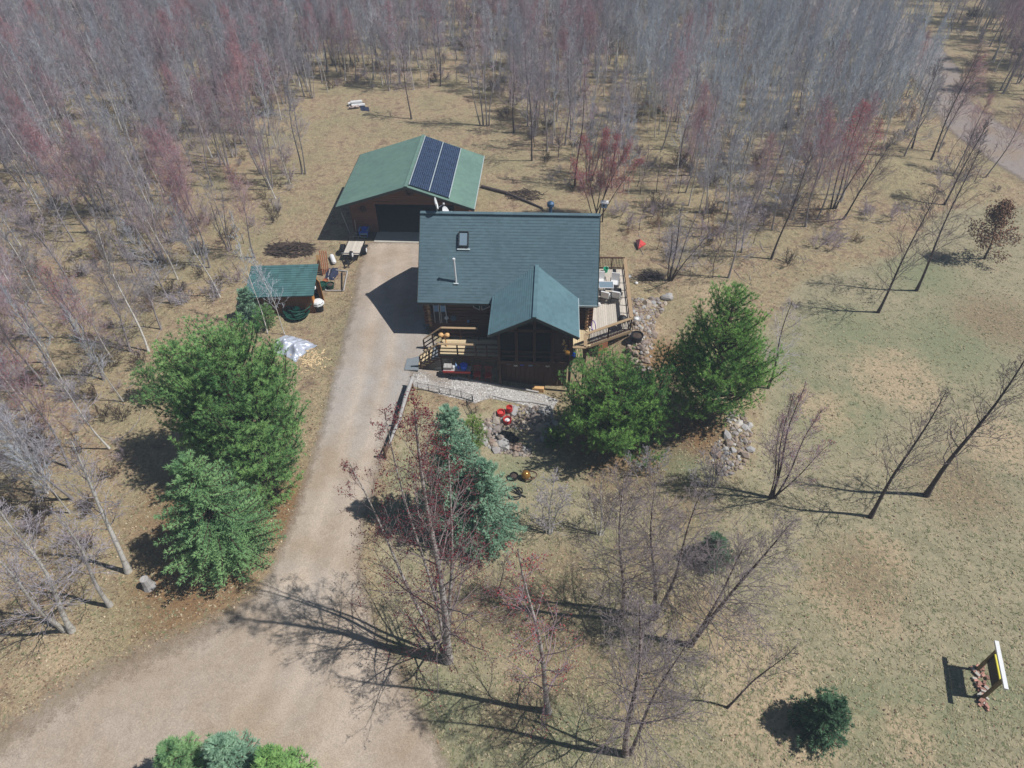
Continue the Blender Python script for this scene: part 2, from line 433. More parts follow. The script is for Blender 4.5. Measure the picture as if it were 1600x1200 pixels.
DRIVE = poly_px([(575, 379), (560, 420), (553, 470), (540, 520), (522, 590), (508, 650), (492, 705), (470, 775), (446, 840), (425, 890), (395, 935), (330, 975), (250, 1010), (150, 1050), (60, 1110), (-40, 1180), (-120, 1290),
                 (300, 1500), (760, 1400), (705, 1210), (672, 1140), (640, 1080), (600, 1010), (570, 930), (562, 870), (575, 800), (592, 735), (606, 690), (622, 645), (640, 605), (650, 580), (700, 602), (705, 560), (668, 520), (672, 430), (668, 379)])
PATH = poly_px([(648, 574), (690, 583), (735, 596), (790, 607), (850, 617), (872, 626), (862, 640), (800, 628), (765, 622), (742, 630), (700, 619), (655, 606), (644, 602)])
TRACK = poly_px([(1440, 130), (1462, 168), (1490, 205), (1550, 248), (1640, 305), (1760, 350), (1760, 270), (1640, 230), (1560, 196), (1512, 162), (1494, 110), (1450, 58), (1390, 18), (1340, -30), (1210, -30), (1310, 34), (1380, 76)])
LAWN = poly_px([(1250, 440), (1400, 400), (1470, 330), (1560, 320), (1760, 330), (1760, 900), (1760, 1350), (720, 1350), (690, 1170), (640, 1060), (600, 980), (585, 880), (600, 760), (640, 640), (740, 640), (860, 650), (1050, 690), (1150, 760), (1180, 700), (1200, 600), (1190, 520)])
SAND = [(gp(1210, 1110).xy, 4.2), (gp(1150, 1010).xy, 2.6), (gp(1100, 960).xy, 2.2), (gp(1330, 940).xy, 3.0), (gp(1380, 870).xy, 2.0), (gp(1400, 590).xy, 4.0), (gp(1560, 690).xy, 3.2), (gp(1290, 640).xy, 2.5), (gp(1240, 1160).xy, 3.0), (gp(820, 1060).xy, 2.2), (gp(1420, 1150).xy, 2.0),
        (gp(440, 860).xy, 3.2), (gp(500, 800).xy, 2.4), (gp(90, 1030).xy, 2.4), (gp(330, 930).xy, 2.0), (gp(1120, 460).xy, 3.0)]
GREEN = [(gp(1290, 640).xy, 3.6), (gp(1330, 520).xy, 4.5), (gp(1480, 540).xy, 5), (gp(1360, 1110).xy, 2.2), (gp(1450, 1130).xy, 2.5), (gp(1440, 430).xy, 4), (gp(1560, 1080).xy, 2.4), (gp(680, 1110).xy, 2.3), (gp(760, 1150).xy, 2.3), (gp(800, 740).xy, 2), (gp(870, 1130).xy, 2.5), (gp(1060, 730).xy, 2.2), (gp(630, 740).xy, 1.6), (gp(1330, 640).xy, 3), (gp(1230, 560).xy, 3), (gp(580, 385).xy, 1.2), (gp(230, 1000).xy, 2.6), (gp(960, 870).xy, 2.5)]
PINEDUFF = [(gp(350, 800).xy, 6.0), (gp(440, 800).xy, 3.5), (gp(310, 900).xy, 4.5), (gp(960, 700).xy, 4.5), (gp(1090, 670).xy, 2.5), (gp(1040, 560).xy, 2.5)]

BROWN = [(gp(*p).xy, r) for p, r in (((760, 960), 3.2), ((880, 900), 3.2), ((1000, 880), 3.2), ((1060, 800), 3.0), ((900, 1040), 3.0), ((1080, 960), 2.6), ((800, 1120), 2.2), ((1000, 1080), 2.6), ((700, 700), 2.2), ((980, 760), 2.6), ((1340, 900), 3), ((1500, 760), 3.5), ((1560, 500), 4), ((860, 980), 2.5))]

def sdist(X, Y, poly):
    P = np.array(poly); d = np.full(X.shape, 1e9); inside = np.zeros(X.shape, bool); n = len(P)
    for i in range(n):
        a = P[i]; b = P[(i + 1) % n]; e = b - a
        t = np.clip(((X - a[0]) * e[0] + (Y - a[1]) * e[1]) / (e @ e), 0, 1)
        d = np.minimum(d, np.hypot(X - a[0] - t * e[0], Y - a[1] - t * e[1]))
        c = ((a[1] > Y) != (b[1] > Y)); xi = e[0] * (Y - a[1]) / (e[1] if abs(e[1]) > 1e-9 else 1e-9) + a[0]
        inside ^= c & (X < xi)
    return np.where(inside, d, -d)

def smooth01(a, b, x):
    t = np.clip((x - a) / (b - a), 0, 1); return t * t * (3 - 2 * t)

def ground_material():
    t = NT('forest_floor_and_lawn'); a = t.attr('mask'); sp = t.n('ShaderNodeSeparateColor'); t.l(a.outputs['Color'], sp.inputs[0])
    b = t.attr('mask_b'); sb = t.n('ShaderNodeSeparateColor'); t.l(b.outputs['Color'], sb.inputs[0])
    n1 = t.noise(.22, 4, .6); n2 = t.noise(1.1, 5, .65, dist=.6); n3 = t.noise(7, 4, .7); n4 = t.noise(13, 4, .75)
    litter = t.ramp(n2, [(.26, lin(104, 92, 82)), (.40, lin(146, 124, 104)), (.52, lin(168, 149, 122)), (.62, lin(156, 143, 116)), (.72, lin(150, 122, 98)), (.82, lin(122, 112, 100))])
    litter = t.mix(t.ramp(n1, [(.38, (0, 0, 0)), (.62, (.6, .6, .6))]), litter, lin(150, 144, 112))
    spk = t.ramp(n4, [(.27, (.45, .43, .42)), (.42, (.85, .84, .83)), (.55, (1.05, 1.03, 1.0)), (.72, (1.6, 1.54, 1.42))])
    litter = t.mix(1.0, t.mix(1.0, litter, t.ramp(t.noise(3.2, 4, .75), [(.3, (.72, .7, .7)), (.5, (1, 1, 1)), (.7, (1.28, 1.25, 1.18))]), 'MULTIPLY'), spk, 'MULTIPLY')
    lawn = t.ramp(n2, [(.25, lin(134, 128, 103)), (.45, lin(154, 146, 119)), (.6, lin(166, 154, 127)), (.78, lin(145, 134, 110))])
    lawn = t.mix(t.ramp(t.math('ADD', t.math('MULTIPLY', n3, .35), t.math('MULTIPLY', sp.outputs[2], .6)), [(.34, (0, 0, 0)), (.85, (.85, .85, .85))]), lawn, lin(124, 132, 100))
    lsp = t.ramp(t.math('ADD', t.math('MULTIPLY', n3, .5), t.math('MULTIPLY', n4, .5)), [(.34, (.70, .70, .68)), (.5, (.99, .99, .99)), (.66, (1.3, 1.27, 1.2))])
    lawn = t.mix(1.0, lawn, lsp, 'MULTIPLY')
    edge = t.math('ADD', sp.outputs[0], t.math('MULTIPLY', t.math('SUBTRACT', n2, .5), 1.1))
    c = t.mix(t.ramp(edge, [(.32, (0, 0, 0)), (.68, (1, 1, 1))]), litter, lawn)
    se = t.math('ADD', sp.outputs[1], t.math('MULTIPLY', t.math('SUBTRACT', n2, .5), 1.3))
    sand = t.mix(1.0, t.ramp(n3, [(.3, lin(172, 152, 124)), (.7, lin(192, 170, 140))]), lsp, 'MULTIPLY')
    c = t.mix(t.ramp(se, [(.4, (0, 0, 0)), (.9, (.8, .8, .8))]), c, sand)
    duff = t.mix(1.0, t.ramp(n3, [(.3, lin(116, 88, 62)), (.7, lin(150, 118, 84))]), lsp, 'MULTIPLY')
    de = t.math('ADD', sb.outputs[0], t.math('MULTIPLY', t.math('SUBTRACT', n2, .5), .9))
    c = t.mix(t.ramp(de, [(.35, (0, 0, 0)), (.85, (.9, .9, .9))]), c, duff)
    brown = t.mix(1.0, t.ramp(n3, [(.3, lin(122, 106, 88)), (.55, lin(146, 128, 102)), (.7, lin(158, 144, 112))]), lsp, 'MULTIPLY')
    be = t.math('ADD', sb.outputs[1], t.math('MULTIPLY', t.math('SUBTRACT', n2, .5), 1.0))
    c = t.mix(t.ramp(be, [(.3, (0, 0, 0)), (.9, (.85, .85, .85))]), c, brown)
    t.col(c); t.rough(.95, .15)
    t.bump(t.math('ADD', n4, t.math('MULTIPLY', n3, 1.5)), .7, .05)
    return t.m

def gravel_material(name, warm, grey, alpha=True):
    t = NT(name); a = t.attr('mask'); sp = t.n('ShaderNodeSeparateColor'); t.l(a.outputs['Color'], sp.inputs[0])
    n1 = t.noise(.35, 4, .6); n2 = t.noise(2.2, 5, .7); n4 = t.noise(16, 4, .8)
    c = t.ramp(n2, [(.25, sc(warm, .84)), (.5, warm), (.78, sc(warm, 1.12))])
    c = t.mix(t.math('MULTIPLY', sp.outputs[1], .8), c, grey)
    tk_ = t.math('MULTIPLY', sp.outputs[2], t.math('ADD', .25, t.math('MULTIPLY', n2, .9)))
    c = t.mix(tk_, c, sc(warm, 1.28))
    c = t.mix(t.ramp(n1, [(.42, (0, 0, 0)), (.7, (.6, .6, .6))]), c, lin(156, 134, 108))
    c = t.mix(1.0, c, t.ramp(n4, [(.28, (.66, .65, .64)), (.5, (.97, .97, .97)), (.72, (1.32, 1.3, 1.28))]), 'MULTIPLY')
    t.col(c); t.rough(.95, .15); t.bump(n4, .5, .03)
    tr = t.n('ShaderNodeBsdfTransparent'); mx = t.n('ShaderNodeMixShader')
    e = t.math('ADD', sp.outputs[0], t.math('ADD', t.math('MULTIPLY', t.math('SUBTRACT', n2, .5), .55), t.math('MULTIPLY', t.math('SUBTRACT', n4, .5), .35)))
    t.l(t.ramp(e, [(.3, (0, 0, 0)), (.72, (1, 1, 1))]), mx.inputs[0]); t.l(tr.outputs[0], mx.inputs[1]); t.l(t.p.outputs[0], mx.inputs[2]); t.l(mx.outputs[0], t.out.inputs[0])
    return t.m

GRID = {}
def hz_grid(X, Y):                                   # height of the ground sheet itself at any point
    xs, ys, Z = GRID['xs'], GRID['ys'], GRID['Z']
    i = np.clip(np.searchsorted(xs, X) - 1, 0, len(xs) - 2); j = np.clip(np.searchsorted(ys, Y) - 1, 0, len(ys) - 2)
    u = (X - xs[i]) / (xs[i + 1] - xs[i]); v = (Y - ys[j]) / (ys[j + 1] - ys[j])
    return Z[j, i] * (1 - u) * (1 - v) + Z[j, i + 1] * u * (1 - v) + Z[j + 1, i] * (1 - u) * v + Z[j + 1, i + 1] * u * v
def grid_sheet(name, xs, ys, mats, attrs, lift=0.0, keep=None):
    nx, ny = len(xs), len(ys)
    X, Y = np.meshgrid(xs, ys)
    if not GRID:
        Z = np.array([[hz(x, y) for x in xs] for y in ys]); GRID.update(xs=xs, ys=ys, Z=Z)
    else: Z = hz_grid(X, Y) + lift
    V = np.stack([X, Y, Z], -1).reshape(-1, 3)
    I = np.arange(nx * ny).reshape(ny, nx)
    F = np.stack([I[:-1, :-1], I[:-1, 1:], I[1:, 1:], I[1:, :-1]], -1).reshape(-1, 4)
    A = {k: fn(X, Y).reshape(-1, 4) for k, fn in attrs.items()}
    if keep is not None:
        k = keep(X, Y).reshape(-1); F = F[k[F].any(1)]
        used = np.unique(F); rm = np.full(len(V), -1); rm[used] = np.arange(len(used)); V = V[used]; F = rm[F]; A = {n: a[used] for n, a in A.items()}
    o = np_mesh(name, V, F, mats, smooth=True)
    for n, a in A.items():
        at_ = o.data.color_attributes.new(n, 'FLOAT_COLOR', 'POINT'); at_.data.foreach_set('color', np.ascontiguousarray(a, dtype=np.float32).ravel())
    return o

def blobs(X, Y, lst):
    r = np.zeros(X.shape)
    for (c, R) in lst: r = np.maximum(r, np.exp(-(((X - c[0]) ** 2 + (Y - c[1]) ** 2) / R ** 2) * 1.2))
    return r

def ground_mask(X, Y):
    lawn = smooth01(-1.6, 1.6, sdist(X, Y, LAWN))
    return np.stack([lawn, blobs(X, Y, SAND), blobs(X, Y, GREEN), np.ones(X.shape)], -1)
def ground_mask_b(X, Y):
    return np.stack([blobs(X, Y, PINEDUFF), blobs(X, Y, BROWN), np.zeros(X.shape), np.ones(X.shape)], -1)
def axis(lo, hi, step, outer):
    core = list(np.arange(lo, hi + .01, step)); return np.array(sorted([lo - d for d in outer] + core + [hi + d for d in outer]))
gnd = grid_sheet('ground', axis(-100, 100, .7, (15, 50, 140, 400, 900)), axis(2, 125, .7, (15, 50, 140, 400, 900)), ground_material(), {'mask': ground_mask, 'mask_b': ground_mask_b})
tag(gnd, kind='structure')

hx = gp(655, 560).xy
def drive_mask(X, Y):
    s = sdist(X, Y, DRIVE)
    grey = np.exp(-(((X - hx[0]) ** 2 + (Y - hx[1]) ** 2) / 5.0 ** 2)) + .55 * np.exp(-(((X - gp(560, 640).x) ** 2 + (Y - gp(560, 640).y) ** 2) / 5 ** 2))
    for c, R, k in ((gp(460, 915).xy, 1.3, 1.0),): grey = grey + k * np.exp(-(((X - c[0]) ** 2 + (Y - c[1]) ** 2) / R ** 2))
    tr = np.zeros(X.shape)
    cl = [gp(*p).xy for p in ((612, 385), (607, 440), (600, 500), (590, 560), (575, 620), (562, 680), (545, 740), (525, 800), (508, 860), (490, 920), (470, 990), (440, 1060), (400, 1120))]
    dmin = np.full(X.shape, 1e9)
    for i in range(len(cl) - 1):
        a, b = cl[i], cl[i + 1]; e = b - a; t = np.clip(((X - a[0]) * e[0] + (Y - a[1]) * e[1]) / (e.dot(e)), 0, 1)
        dmin = np.minimum(dmin, np.hypot(X - a[0] - t * e[0], Y - a[1] - t * e[1]))
    tr = np.exp(-((dmin - .8) / .4) ** 2)
    wd = 1 + 1.7 * (1 - smooth01(13, 17.5, Y)) * (1 - smooth01(-16, -10, X)); sp_ = gp(460, 913)
    tr = np.clip(tr + 2.2 * np.exp(-(((X - sp_.x) / .9) ** 2 + ((Y - sp_.y) / .6) ** 2)), 0, 1.6)
    return np.stack([smooth01(-1.1, 1.2, s / wd), np.clip(grey * .75, 0, 1), tr, np.ones(X.shape)], -1)
dv = grid_sheet('gravel_driveway', np.arange(-32, 0.01, .35), np.arange(2, 49.5, .35), gravel_material('driveway_gravel', lin(178, 163, 147), lin(170, 168, 166)), {'mask': drive_mask}, .035, lambda X, Y: (sdist(X, Y, DRIVE) > -3.2) & ~((Y > 47.0)))
tag(dv, kind='structure')
def path_mask(X, Y):
    return np.stack([smooth01(-.25, .2, sdist(X, Y, PATH)), np.ones(X.shape) * .8, np.zeros(X.shape), np.ones(X.shape)], -1)
pt = grid_sheet('gravel_path', np.arange(-10, 2.6, .15), np.arange(26, 33.5, .15), gravel_material('path_gravel', lin(176, 170, 162), lin(178, 176, 174)), {'mask': path_mask}, .022, lambda X, Y: sdist(X, Y, PATH) > -.4)
tag(pt, kind='structure')
def track_mask(X, Y):
    return np.stack([smooth01(-1.6, .9, sdist(X, Y, TRACK)), np.ones(X.shape) * .5, np.zeros(X.shape), np.ones(X.shape)], -1)
tk = grid_sheet('dirt_track', np.arange(28, 90, .9), np.arange(50, 124, .9), gravel_material('track_dirt', lin(152, 138, 128), lin(150, 144, 142)), {'mask': track_mask}, .03, lambda X, Y: sdist(X, Y, TRACK) > -2.5)
tag(tk, kind='structure')

# ================================================================== CABIN
CABZ = 1.15                                        # floor level of the cabin and its decks
RY, RZ, EY, EZ = 39.08, 7.36, 35.0, 3.28           # ridge and front eave of the main roof
XL, XR = -8.42, 3.12
WXL, WXR, WYF, WYB = -7.95, 2.65, 35.5, 42.66
cabin = thing('log_cabin', ((WXL + WXR) / 2, 39.1, 0), 'log cabin with blue-green shingled gable roof and gabled screened front porch', 'cabin')

# walls: front wall of single logs, other walls as one mesh of log courses
MB().box(((WXL + WXR) / 2, WYF + .16, 0), (WXR - WXL, .3, 2.2)).build('foundation', M['wood_dark'], cabin)  # dark brown stands in for the shade below the walkway
me_log = None
for i in range(11):
    z = 1.1 + .25 * i
    o = MB().tube([(WXL - .3, WYF + .13, z), (WXR + .28, WYF + .13, z)], .13, 8).build('log', M['log'], cabin)
side = MB()
for i in range(11):
    z = 1.1 + .25 * i
    for x in (WXL + .13, WXR - .13): side.tube([(x, WYF + .28, z + .12), (x, WYB, z + .12)], .13, 6)
    side.tube([(WXL, WYB - .13, z), (WXR, WYB - .13, z)], .13, 6)
side.box((WXL + .14, 39, .55), (.26, 6.8, 1.1)); side.box((WXR - .14, 39, .55), (.26, 6.8, 1.1)); side.box(((WXL + WXR) / 2, WYB - .14, .55), (WXR - WXL, .26, 1.1))
tag(side.build('wall', M['log'], cabin), kind='stuff')
for x in (WXL + .1, WXR - .1):
    MB().prism([(x - .09, 35.75, 3.7), (x - .09, 42.4, 3.7), (x - .09, 39.08, 7.1)], (.18, 0, 0)).build('gable_wall', M['log'], cabin)
for i in range(8):                                # stubs of the side-wall logs, sawn ends showing at both front corners
    z = 1.22 + .25 * i
    for x in (WXL + .13, WXR - .13):
        yo = random.Random(i * 7 + int(x * 10)).uniform(-.05, .05)
        MB().tube([(x, WYF + .0, z), (x, WYF - .36 + yo, z)], .115, 8).build('log_end', M['log_end'], cabin)

# roof: one slab per slope, then rows of shingles as separate strips
def slope_row(poly_bottom, poly_top, nrm, th=.022):
    b0, b1 = poly_bottom; t0, t1 = poly_top; n = Vector(nrm).normalized()
    mb = MB(); vs = [Vector(b0), Vector(b1), Vector(t1), Vector(t0)]
    up = [vs[0] + n * th, vs[1] + n * th, vs[2] + n * .004, vs[3] + n * .004]
    return mb.add(vs + up, [(3, 2, 1, 0), (4, 5, 6, 7), (0, 1, 5, 4), (1, 2, 6, 5), (2, 3, 7, 6), (3, 0, 4, 7)])
roof = MB()
roof.prism([(XL, EY, EZ - .16), (XL, EY, EZ), (XL, RY, RZ), (XL, 43.16, EZ), (XL, 43.16, EZ - .16), (XL, RY, RZ - .16)], (XR - XL, 0, 0))
roof = roof.build('roof', M['roof_main'], cabin)
slopeL = math.hypot(RY - EY, RZ - EZ); NR = 30
for i in range(NR):
    a, b = i / NR, (i + 1.02) / NR
    pa = (EY - .03 + (RY - EY + .03) * a, EZ - .03 + (RZ - EZ + .03) * a); pb = (EY + (RY - EY) * b, EZ + (RZ - EZ) * b)
    slope_row(((XL - .02, *pa), (XR + .02, *pa)), ((XL - .02, *pb), (XR + .02, *pb)), (0, -1, 1), .02).build('shingle_row', M['roof_main'], roof)
MB().beam((XL - .03, RY, RZ + .03), (XR + .03, RY, RZ + .03), .3, .06).build('ridge_cap', M['roof_main'], roof)
for x in (XL - .035, XR + .035):
    MB().beam((x, EY - .02, EZ - .09), (x, RY, RZ - .09), .03, .2).build('rake_board', M['fascia'], roof)
MB().beam((XL, EY - .04, EZ - .1), (-3.55, EY - .04, EZ - .1), .03, .17).build('fascia_board', M['fascia'], roof)
MB().beam((1.9, EY - .05, EZ - .06), (XR, EY - .05, EZ - .06), .04, .13).build('fascia_board', M['trim'], roof)

# porch roof
PX, PZ, PEZ, PXL, PXR, PY = -.8, 5.04, 3.60, -3.55, 1.86, 31.45
def pz(x): return PZ - (PZ - PEZ) * (abs(x - PX) / ((PX - PXL) if x < PX else (PXR - PX)))
def valley(z): return EY + (z - EZ) + .12
pr = MB()
for xe in (PXL, PXR):
    a = (xe, PY, PEZ); b = (PX, PY, PZ); c = (PX, valley(PZ), PZ); d = (xe, valley(PEZ), PEZ)
    pr.prism([a, b, c, d] if xe < PX else [b, a, d, c], (0, 0, -.14))
proof = pr.build('porch_roof', M['roof_side'], cabin)
for xe, n in ((PXL, 20), (PXR, 20)):
    sg = -1 if xe < PX else 1
    for i in range(n):
        xa, xb = xe + (PX - xe) * i / n, xe + (PX - xe) * (i + 1.02) / n
        if i == 0: xa += sg * .03
        za, zb = pz(xa) if i else PEZ - .015, pz(xb) if i < n - 1 else PZ
        slope_row(((xa, PY - .03, za), (xa, valley(za) + .02, za)), ((xb, PY - .03, zb), (xb, valley(zb) + .02, zb)), (sg * .5, 0, 1), .045 if sg < 0 else .012).build('shingle_row', M['roof_side'], proof)
MB().beam((PX, PY - .04, PZ + .02), (PX, valley(PZ) + .1, PZ + .02), .24, .05).build('ridge_cap', M['roof_side'], proof)
for xe in (PXL, PXR):
    MB().beam((xe, PY - .04, PEZ - .1), (PX, PY - .04, PZ - .1), .04, .2).build('fascia_board', M['fascia'], proof)
MB().beam((PXR + .04, PY - .02, PEZ - .07), (PXR + .04, valley(PEZ), PEZ - .07), .04, .14).build('drip_edge', M['trim'], proof)
MB().beam((PXL - .04, PY - .02, PEZ - .07), (PXL - .04, valley(PEZ), PEZ - .07), .04, .12).build('drip_edge', M['trim'], proof)

# porch frame
POSTS = (-2.99, -1.9, -.8, .3, 1.45)
porch = tag(MB().box((-.77, 33.7, CABZ - .1), (4.6, 3.5, .14)).build('porch_floor', M['wood_dark'], cabin))
for i, x in enumerate(POSTS):
    zb = hz(x, 31.9) - .05 if i in (0, 4) else CABZ - .1
    MB().box((x, 31.9, (zb + pz(x) - .16) / 2), (.16, .16, pz(x) - .16 - zb)).build('porch_post', M['wood_dark'], cabin)
for z in (CABZ + .42, CABZ + .8):
    for a, b in zip(POSTS[:-1], POSTS[1:]): MB().box(((a + b) / 2, 31.9, z), (b - a - .16, .06, .07)).build('porch_rail', M['wood_dark'], cabin)
MB().box((-.77, 31.86, CABZ - .1), (4.7, .06, .26)).build('rim_board', M['wood_dark'], cabin)
MB().box((-.8, 31.88, 3.68), (4.3, .12, .18)).build('tie_beam', M['wood_dark'], cabin)
for a, b in zip(POSTS[:-1], POSTS[1:]):
    MB().prism([(a + .09, 31.95, CABZ), (b - .09, 31.95, CABZ), (b - .09, 31.95, 3.55), (a + .09, 31.95, 3.55)], (0, .01, 0)).build('insect_screen', M['screen'], cabin)
for y0 in (32.0,):
    for x in (POSTS[0], POSTS[-1]): MB().prism([(x, 32, CABZ), (x, 35.3, CABZ), (x, 35.3, 3.5), (x, 32, 3.5)], (.01, 0, 0)).build('insect_screen', M['screen'], cabin)
# boarded skirt below the porch, set back in shade
for i in range(14):
    MB().box((-2.75 + i * .3, 32.35, -.2), (.285, .04, 2.3)).build('skirt_board', M['wood_dark'], cabin)
BF = [(-2.45, .52, 'bluelt'), (-2.0, .38, 'white'), (-1.6, .45, 'blue'), (-1.05, .42, 'bluelt'), (-.5, .55, 'yellow'), (.05, .4, 'white')]
for x, z, c in BF:
    bt = one('butterfly_ornament', MB().prism([(x, 32.3, z), (x - .11, 32.28, z + .1), (x - .12, 32.28, z - .04)], (0, -.02, 0)).prism([(x, 32.3, z), (x + .12, 32.28, z - .04), (x + .11, 32.28, z + .1)], (0, -.02, 0)).box((x, 32.28, z), (.025, .03, .16)), M[c],
             'small %s butterfly ornament on the dark boards under the porch' % {'bluelt': 'pale blue', 'white': 'white', 'blue': 'dark blue', 'yellow': 'yellow'}[c], 'ornament', 'butterflies under the porch')
    bt['label'] = {-2.45: 'small pale butterfly under the porch, next to the left corner post', -2.0: 'small white butterfly second from the left corner post under the porch', -1.6: 'dark blue butterfly, third along the boards under the porch', -1.05: 'pale blue butterfly, fourth along the boards under the porch', -.5: 'small yellow butterfly on the boards under the porch', .05: 'white butterfly at the right end of the row under the porch'}[x]

# windows and door of the front wall
for pts in (((-4.9, 3.02), (-4.9, 2.6), (-4.5, 2.36), (-4.5, 3.02)), ((-4.36, 3.02), (-4.36, 2.36), (-3.86, 2.64), (-3.86, 3.02))):
    P3 = [(x, WYF - .03, z) for x, z in pts]
    w = MB().prism([(x, WYF - .005, z) for x, z in pts], (0, -.02, 0)).build('window', M['glass'], cabin)
    fr = MB()
    for i in range(4): fr.beam(P3[i], P3[(i + 1) % 4], .05, .05)
    fr.build('frame', M['white'], w)
dr = MB().box((-7.15, WYF - .02, CABZ + 1.0), (.92, .06, 2.0)).build('door', M['door'], cabin)
for x in (-7.38, -6.93):
    MB().box((x, WYF - .055, 2.42), (.3, .02, .5)).build('pane', M['bluelt'], dr)  # pale blue panes: sky reflection put into the colour
    for dx in (-.17, .17): MB().box((x + dx, WYF - .06, 2.1), (.03, .03, 1.8)).build('frame', M['white'], dr)
MB().tube([(-6.78, WYF - .06, 2.1), (-6.78, WYF - .12, 2.1)], .03, 8).build('handle', M['steel'], dr)

# skylight, vent pipe, chimney
def on_main(x, s, lift=0):                         # point on the front slope, s metres up from the eave in plan
    return Vector((x, EY + s, EZ + s)) + Vector((0, -.7071, .7071)) * lift
slt = thing_part = bpy.data.objects.new('skylight', None); COL.objects.link(slt); slt.parent = cabin; WLOC[slt.name] = WLOC[cabin.name]
fr = MB(); x0, x1, s0, s1 = -5.86, -5.28, 2.55, 3.18
for a, b in (((x0, s0), (x1, s0)), ((x1, s0), (x1, s1)), ((x1, s1), (x0, s1)), ((x0, s1), (x0, s0))): fr.beam(on_main(*a, .1), on_main(*b, .1), .09, .2)
fr.build('frame', M['dkmetal'], slt)
q = [on_main(x0 + .03, s0 + .03, .17), on_main(x1 - .03, s0 + .03, .17), on_main(x1 - .03, s1 - .03, .17), on_main(x0 + .03, s1 - .03, .17)]
MB().prism(q, (0, -.01, .01)).build('pane', M['skyglass'], slt)
MB().beam(on_main(x0 - .12, s0 - .12, .05), on_main(x1 + .14, s0 - .12, .05), .14, .04).build('flashing', M['trim'], slt)
vp = on_main(-5.98, .94)
pipe = MB().tube([vp - Vector((0, 0, .1)), vp + Vector((-.02, 0, 1.68))], .06, 10).tube([vp + Vector((-.02, 0, 1.66)), vp + Vector((-.02, 0, 1.78))], .085, 10).build('vent_pipe', M['white'], cabin)
MB().beam(on_main(-6.14, .86, .045), on_main(-5.82, .86, .045), .12, .03).build('flashing', M['trim'], pipe)
ch = MB().lathe((-.04, 41.4, 4.9), [(.28, 0), (.22, .7), (.12, .95), (.12, 1.7)], 12).build('chimney', M['bluesteel'], cabin)
MB().lathe((-.04, 41.4, 6.6), [(.12, 0), (.24, .08), (.24, .3), (.10, .42)], 12).build('chimney_cap', M['bluesteel'], ch)

# satellite dishes on the left end of the ridge
def dish(loc, aim, R, label):
    d = thing('satellite_dish', loc, label, 'satellite dish', 'satellite dishes on the cabin ridge')
    L = Vector(loc); A = Vector(aim).normalized(); c = L + Vector((0, 0, .62))
    MB().tube([L, L + Vector((0, 0, .55))], .035, 8).build('mast', M['steel'], d)
    m = MB(); u = A.cross(Vector((0, 0, 1))).normalized(); w = u.cross(A); prof = [(0, -.07), (.5, -.05), (.8, -.015), (1, .03)]
    n = 18; base = len(m.v)
    for r, dd in prof:
        for k in range(n):
            t = 2 * math.pi * k / n; m.v.append(tuple(c + (u * math.cos(t) + w * math.sin(t) * 1.1) * R * r + A * (dd - .02)))
    for r, dd in prof:
        for k in range(n):
            t = 2 * math.pi * k / n; m.v.append(tuple(c + (u * math.cos(t) + w * math.sin(t) * 1.1) * R * r + A * dd))
    for lay in (0, 1):
        for i in range(3):
            for k in range(n):
                k2 = (k + 1) % n; f = (lay * 4 * n + i * n + k, lay * 4 * n + i * n + k2, lay * 4 * n + (i + 1) * n + k2, lay * 4 * n + (i + 1) * n + k)
                m.f.append(f if lay else f[::-1]); m.mi.append(0)
    for k in range(n): k2 = (k + 1) % n; m.f.append((3 * n + k, 3 * n + k2, 7 * n + k2, 7 * n + k)); m.mi.append(0)
    m.build('reflector', M['white'], d, smooth=False)
    e = c + A * R * 1.25 - w * R * .5
    MB().tube([c - w * R * .95, e], .018, 6).build('arm', M['steel'], d)
    MB().box(e, (.1, .1, .12)).build('receiver', M['white'], d)
dish((-7.36, RY + .05, RZ + .05), (.97, .12, .22), .36, 'white satellite dish standing highest at the left end of the cabin ridge')
dish((-7.0, RY + 1.2, RZ - 1.2), (.8, -.3, .45), .33, 'white satellite dish low behind the ridge, only its rim showing')

# ================================================================== DECKS
def rail(th, a, b, z0, h, cap=.2, post=1.2, baluster=0, bars=(), endposts=True, capmat='wood_rail', drop=0.0, postw=.09):
    a, b = Vector((a[0], a[1], 0)), Vector((b[0], b[1], 0)); L = (b - a).length; n = max(1, round(L / post)); dv_ = (b - a) / n
    zz = lambda t: z0 - drop * t
    for i in range(n + 1):
        if not endposts and i in (0, n): continue
        p = a + dv_ * i; t = i / n
        MB().box((p.x, p.y, zz(t) + h / 2 - .05), (postw, postw, h - .02)).build('rail_post', M['wood_dark'], th)
    MB().beam(a + Vector((0, 0, zz(0) + h)), b + Vector((0, 0, zz(1) + h)), cap, .04).build('rail_cap', M[capmat], th)
    for f in bars: MB().beam(a + Vector((0, 0, zz(0) + f)), b + Vector((0, 0, zz(1) + f)), .045, .07).build('rail_bar', M['wood_dark'], th)
    if baluster:
        m = int(L / baluster)
        for i in range(1, m):
            p = a + (b - a) * i / m; t = i / m
            MB().beam((p.x, p.y, zz(t) + .1), (p.x, p.y, zz(t) + h - .02), .035, .035).build('baluster', M['wood_dark'], th)

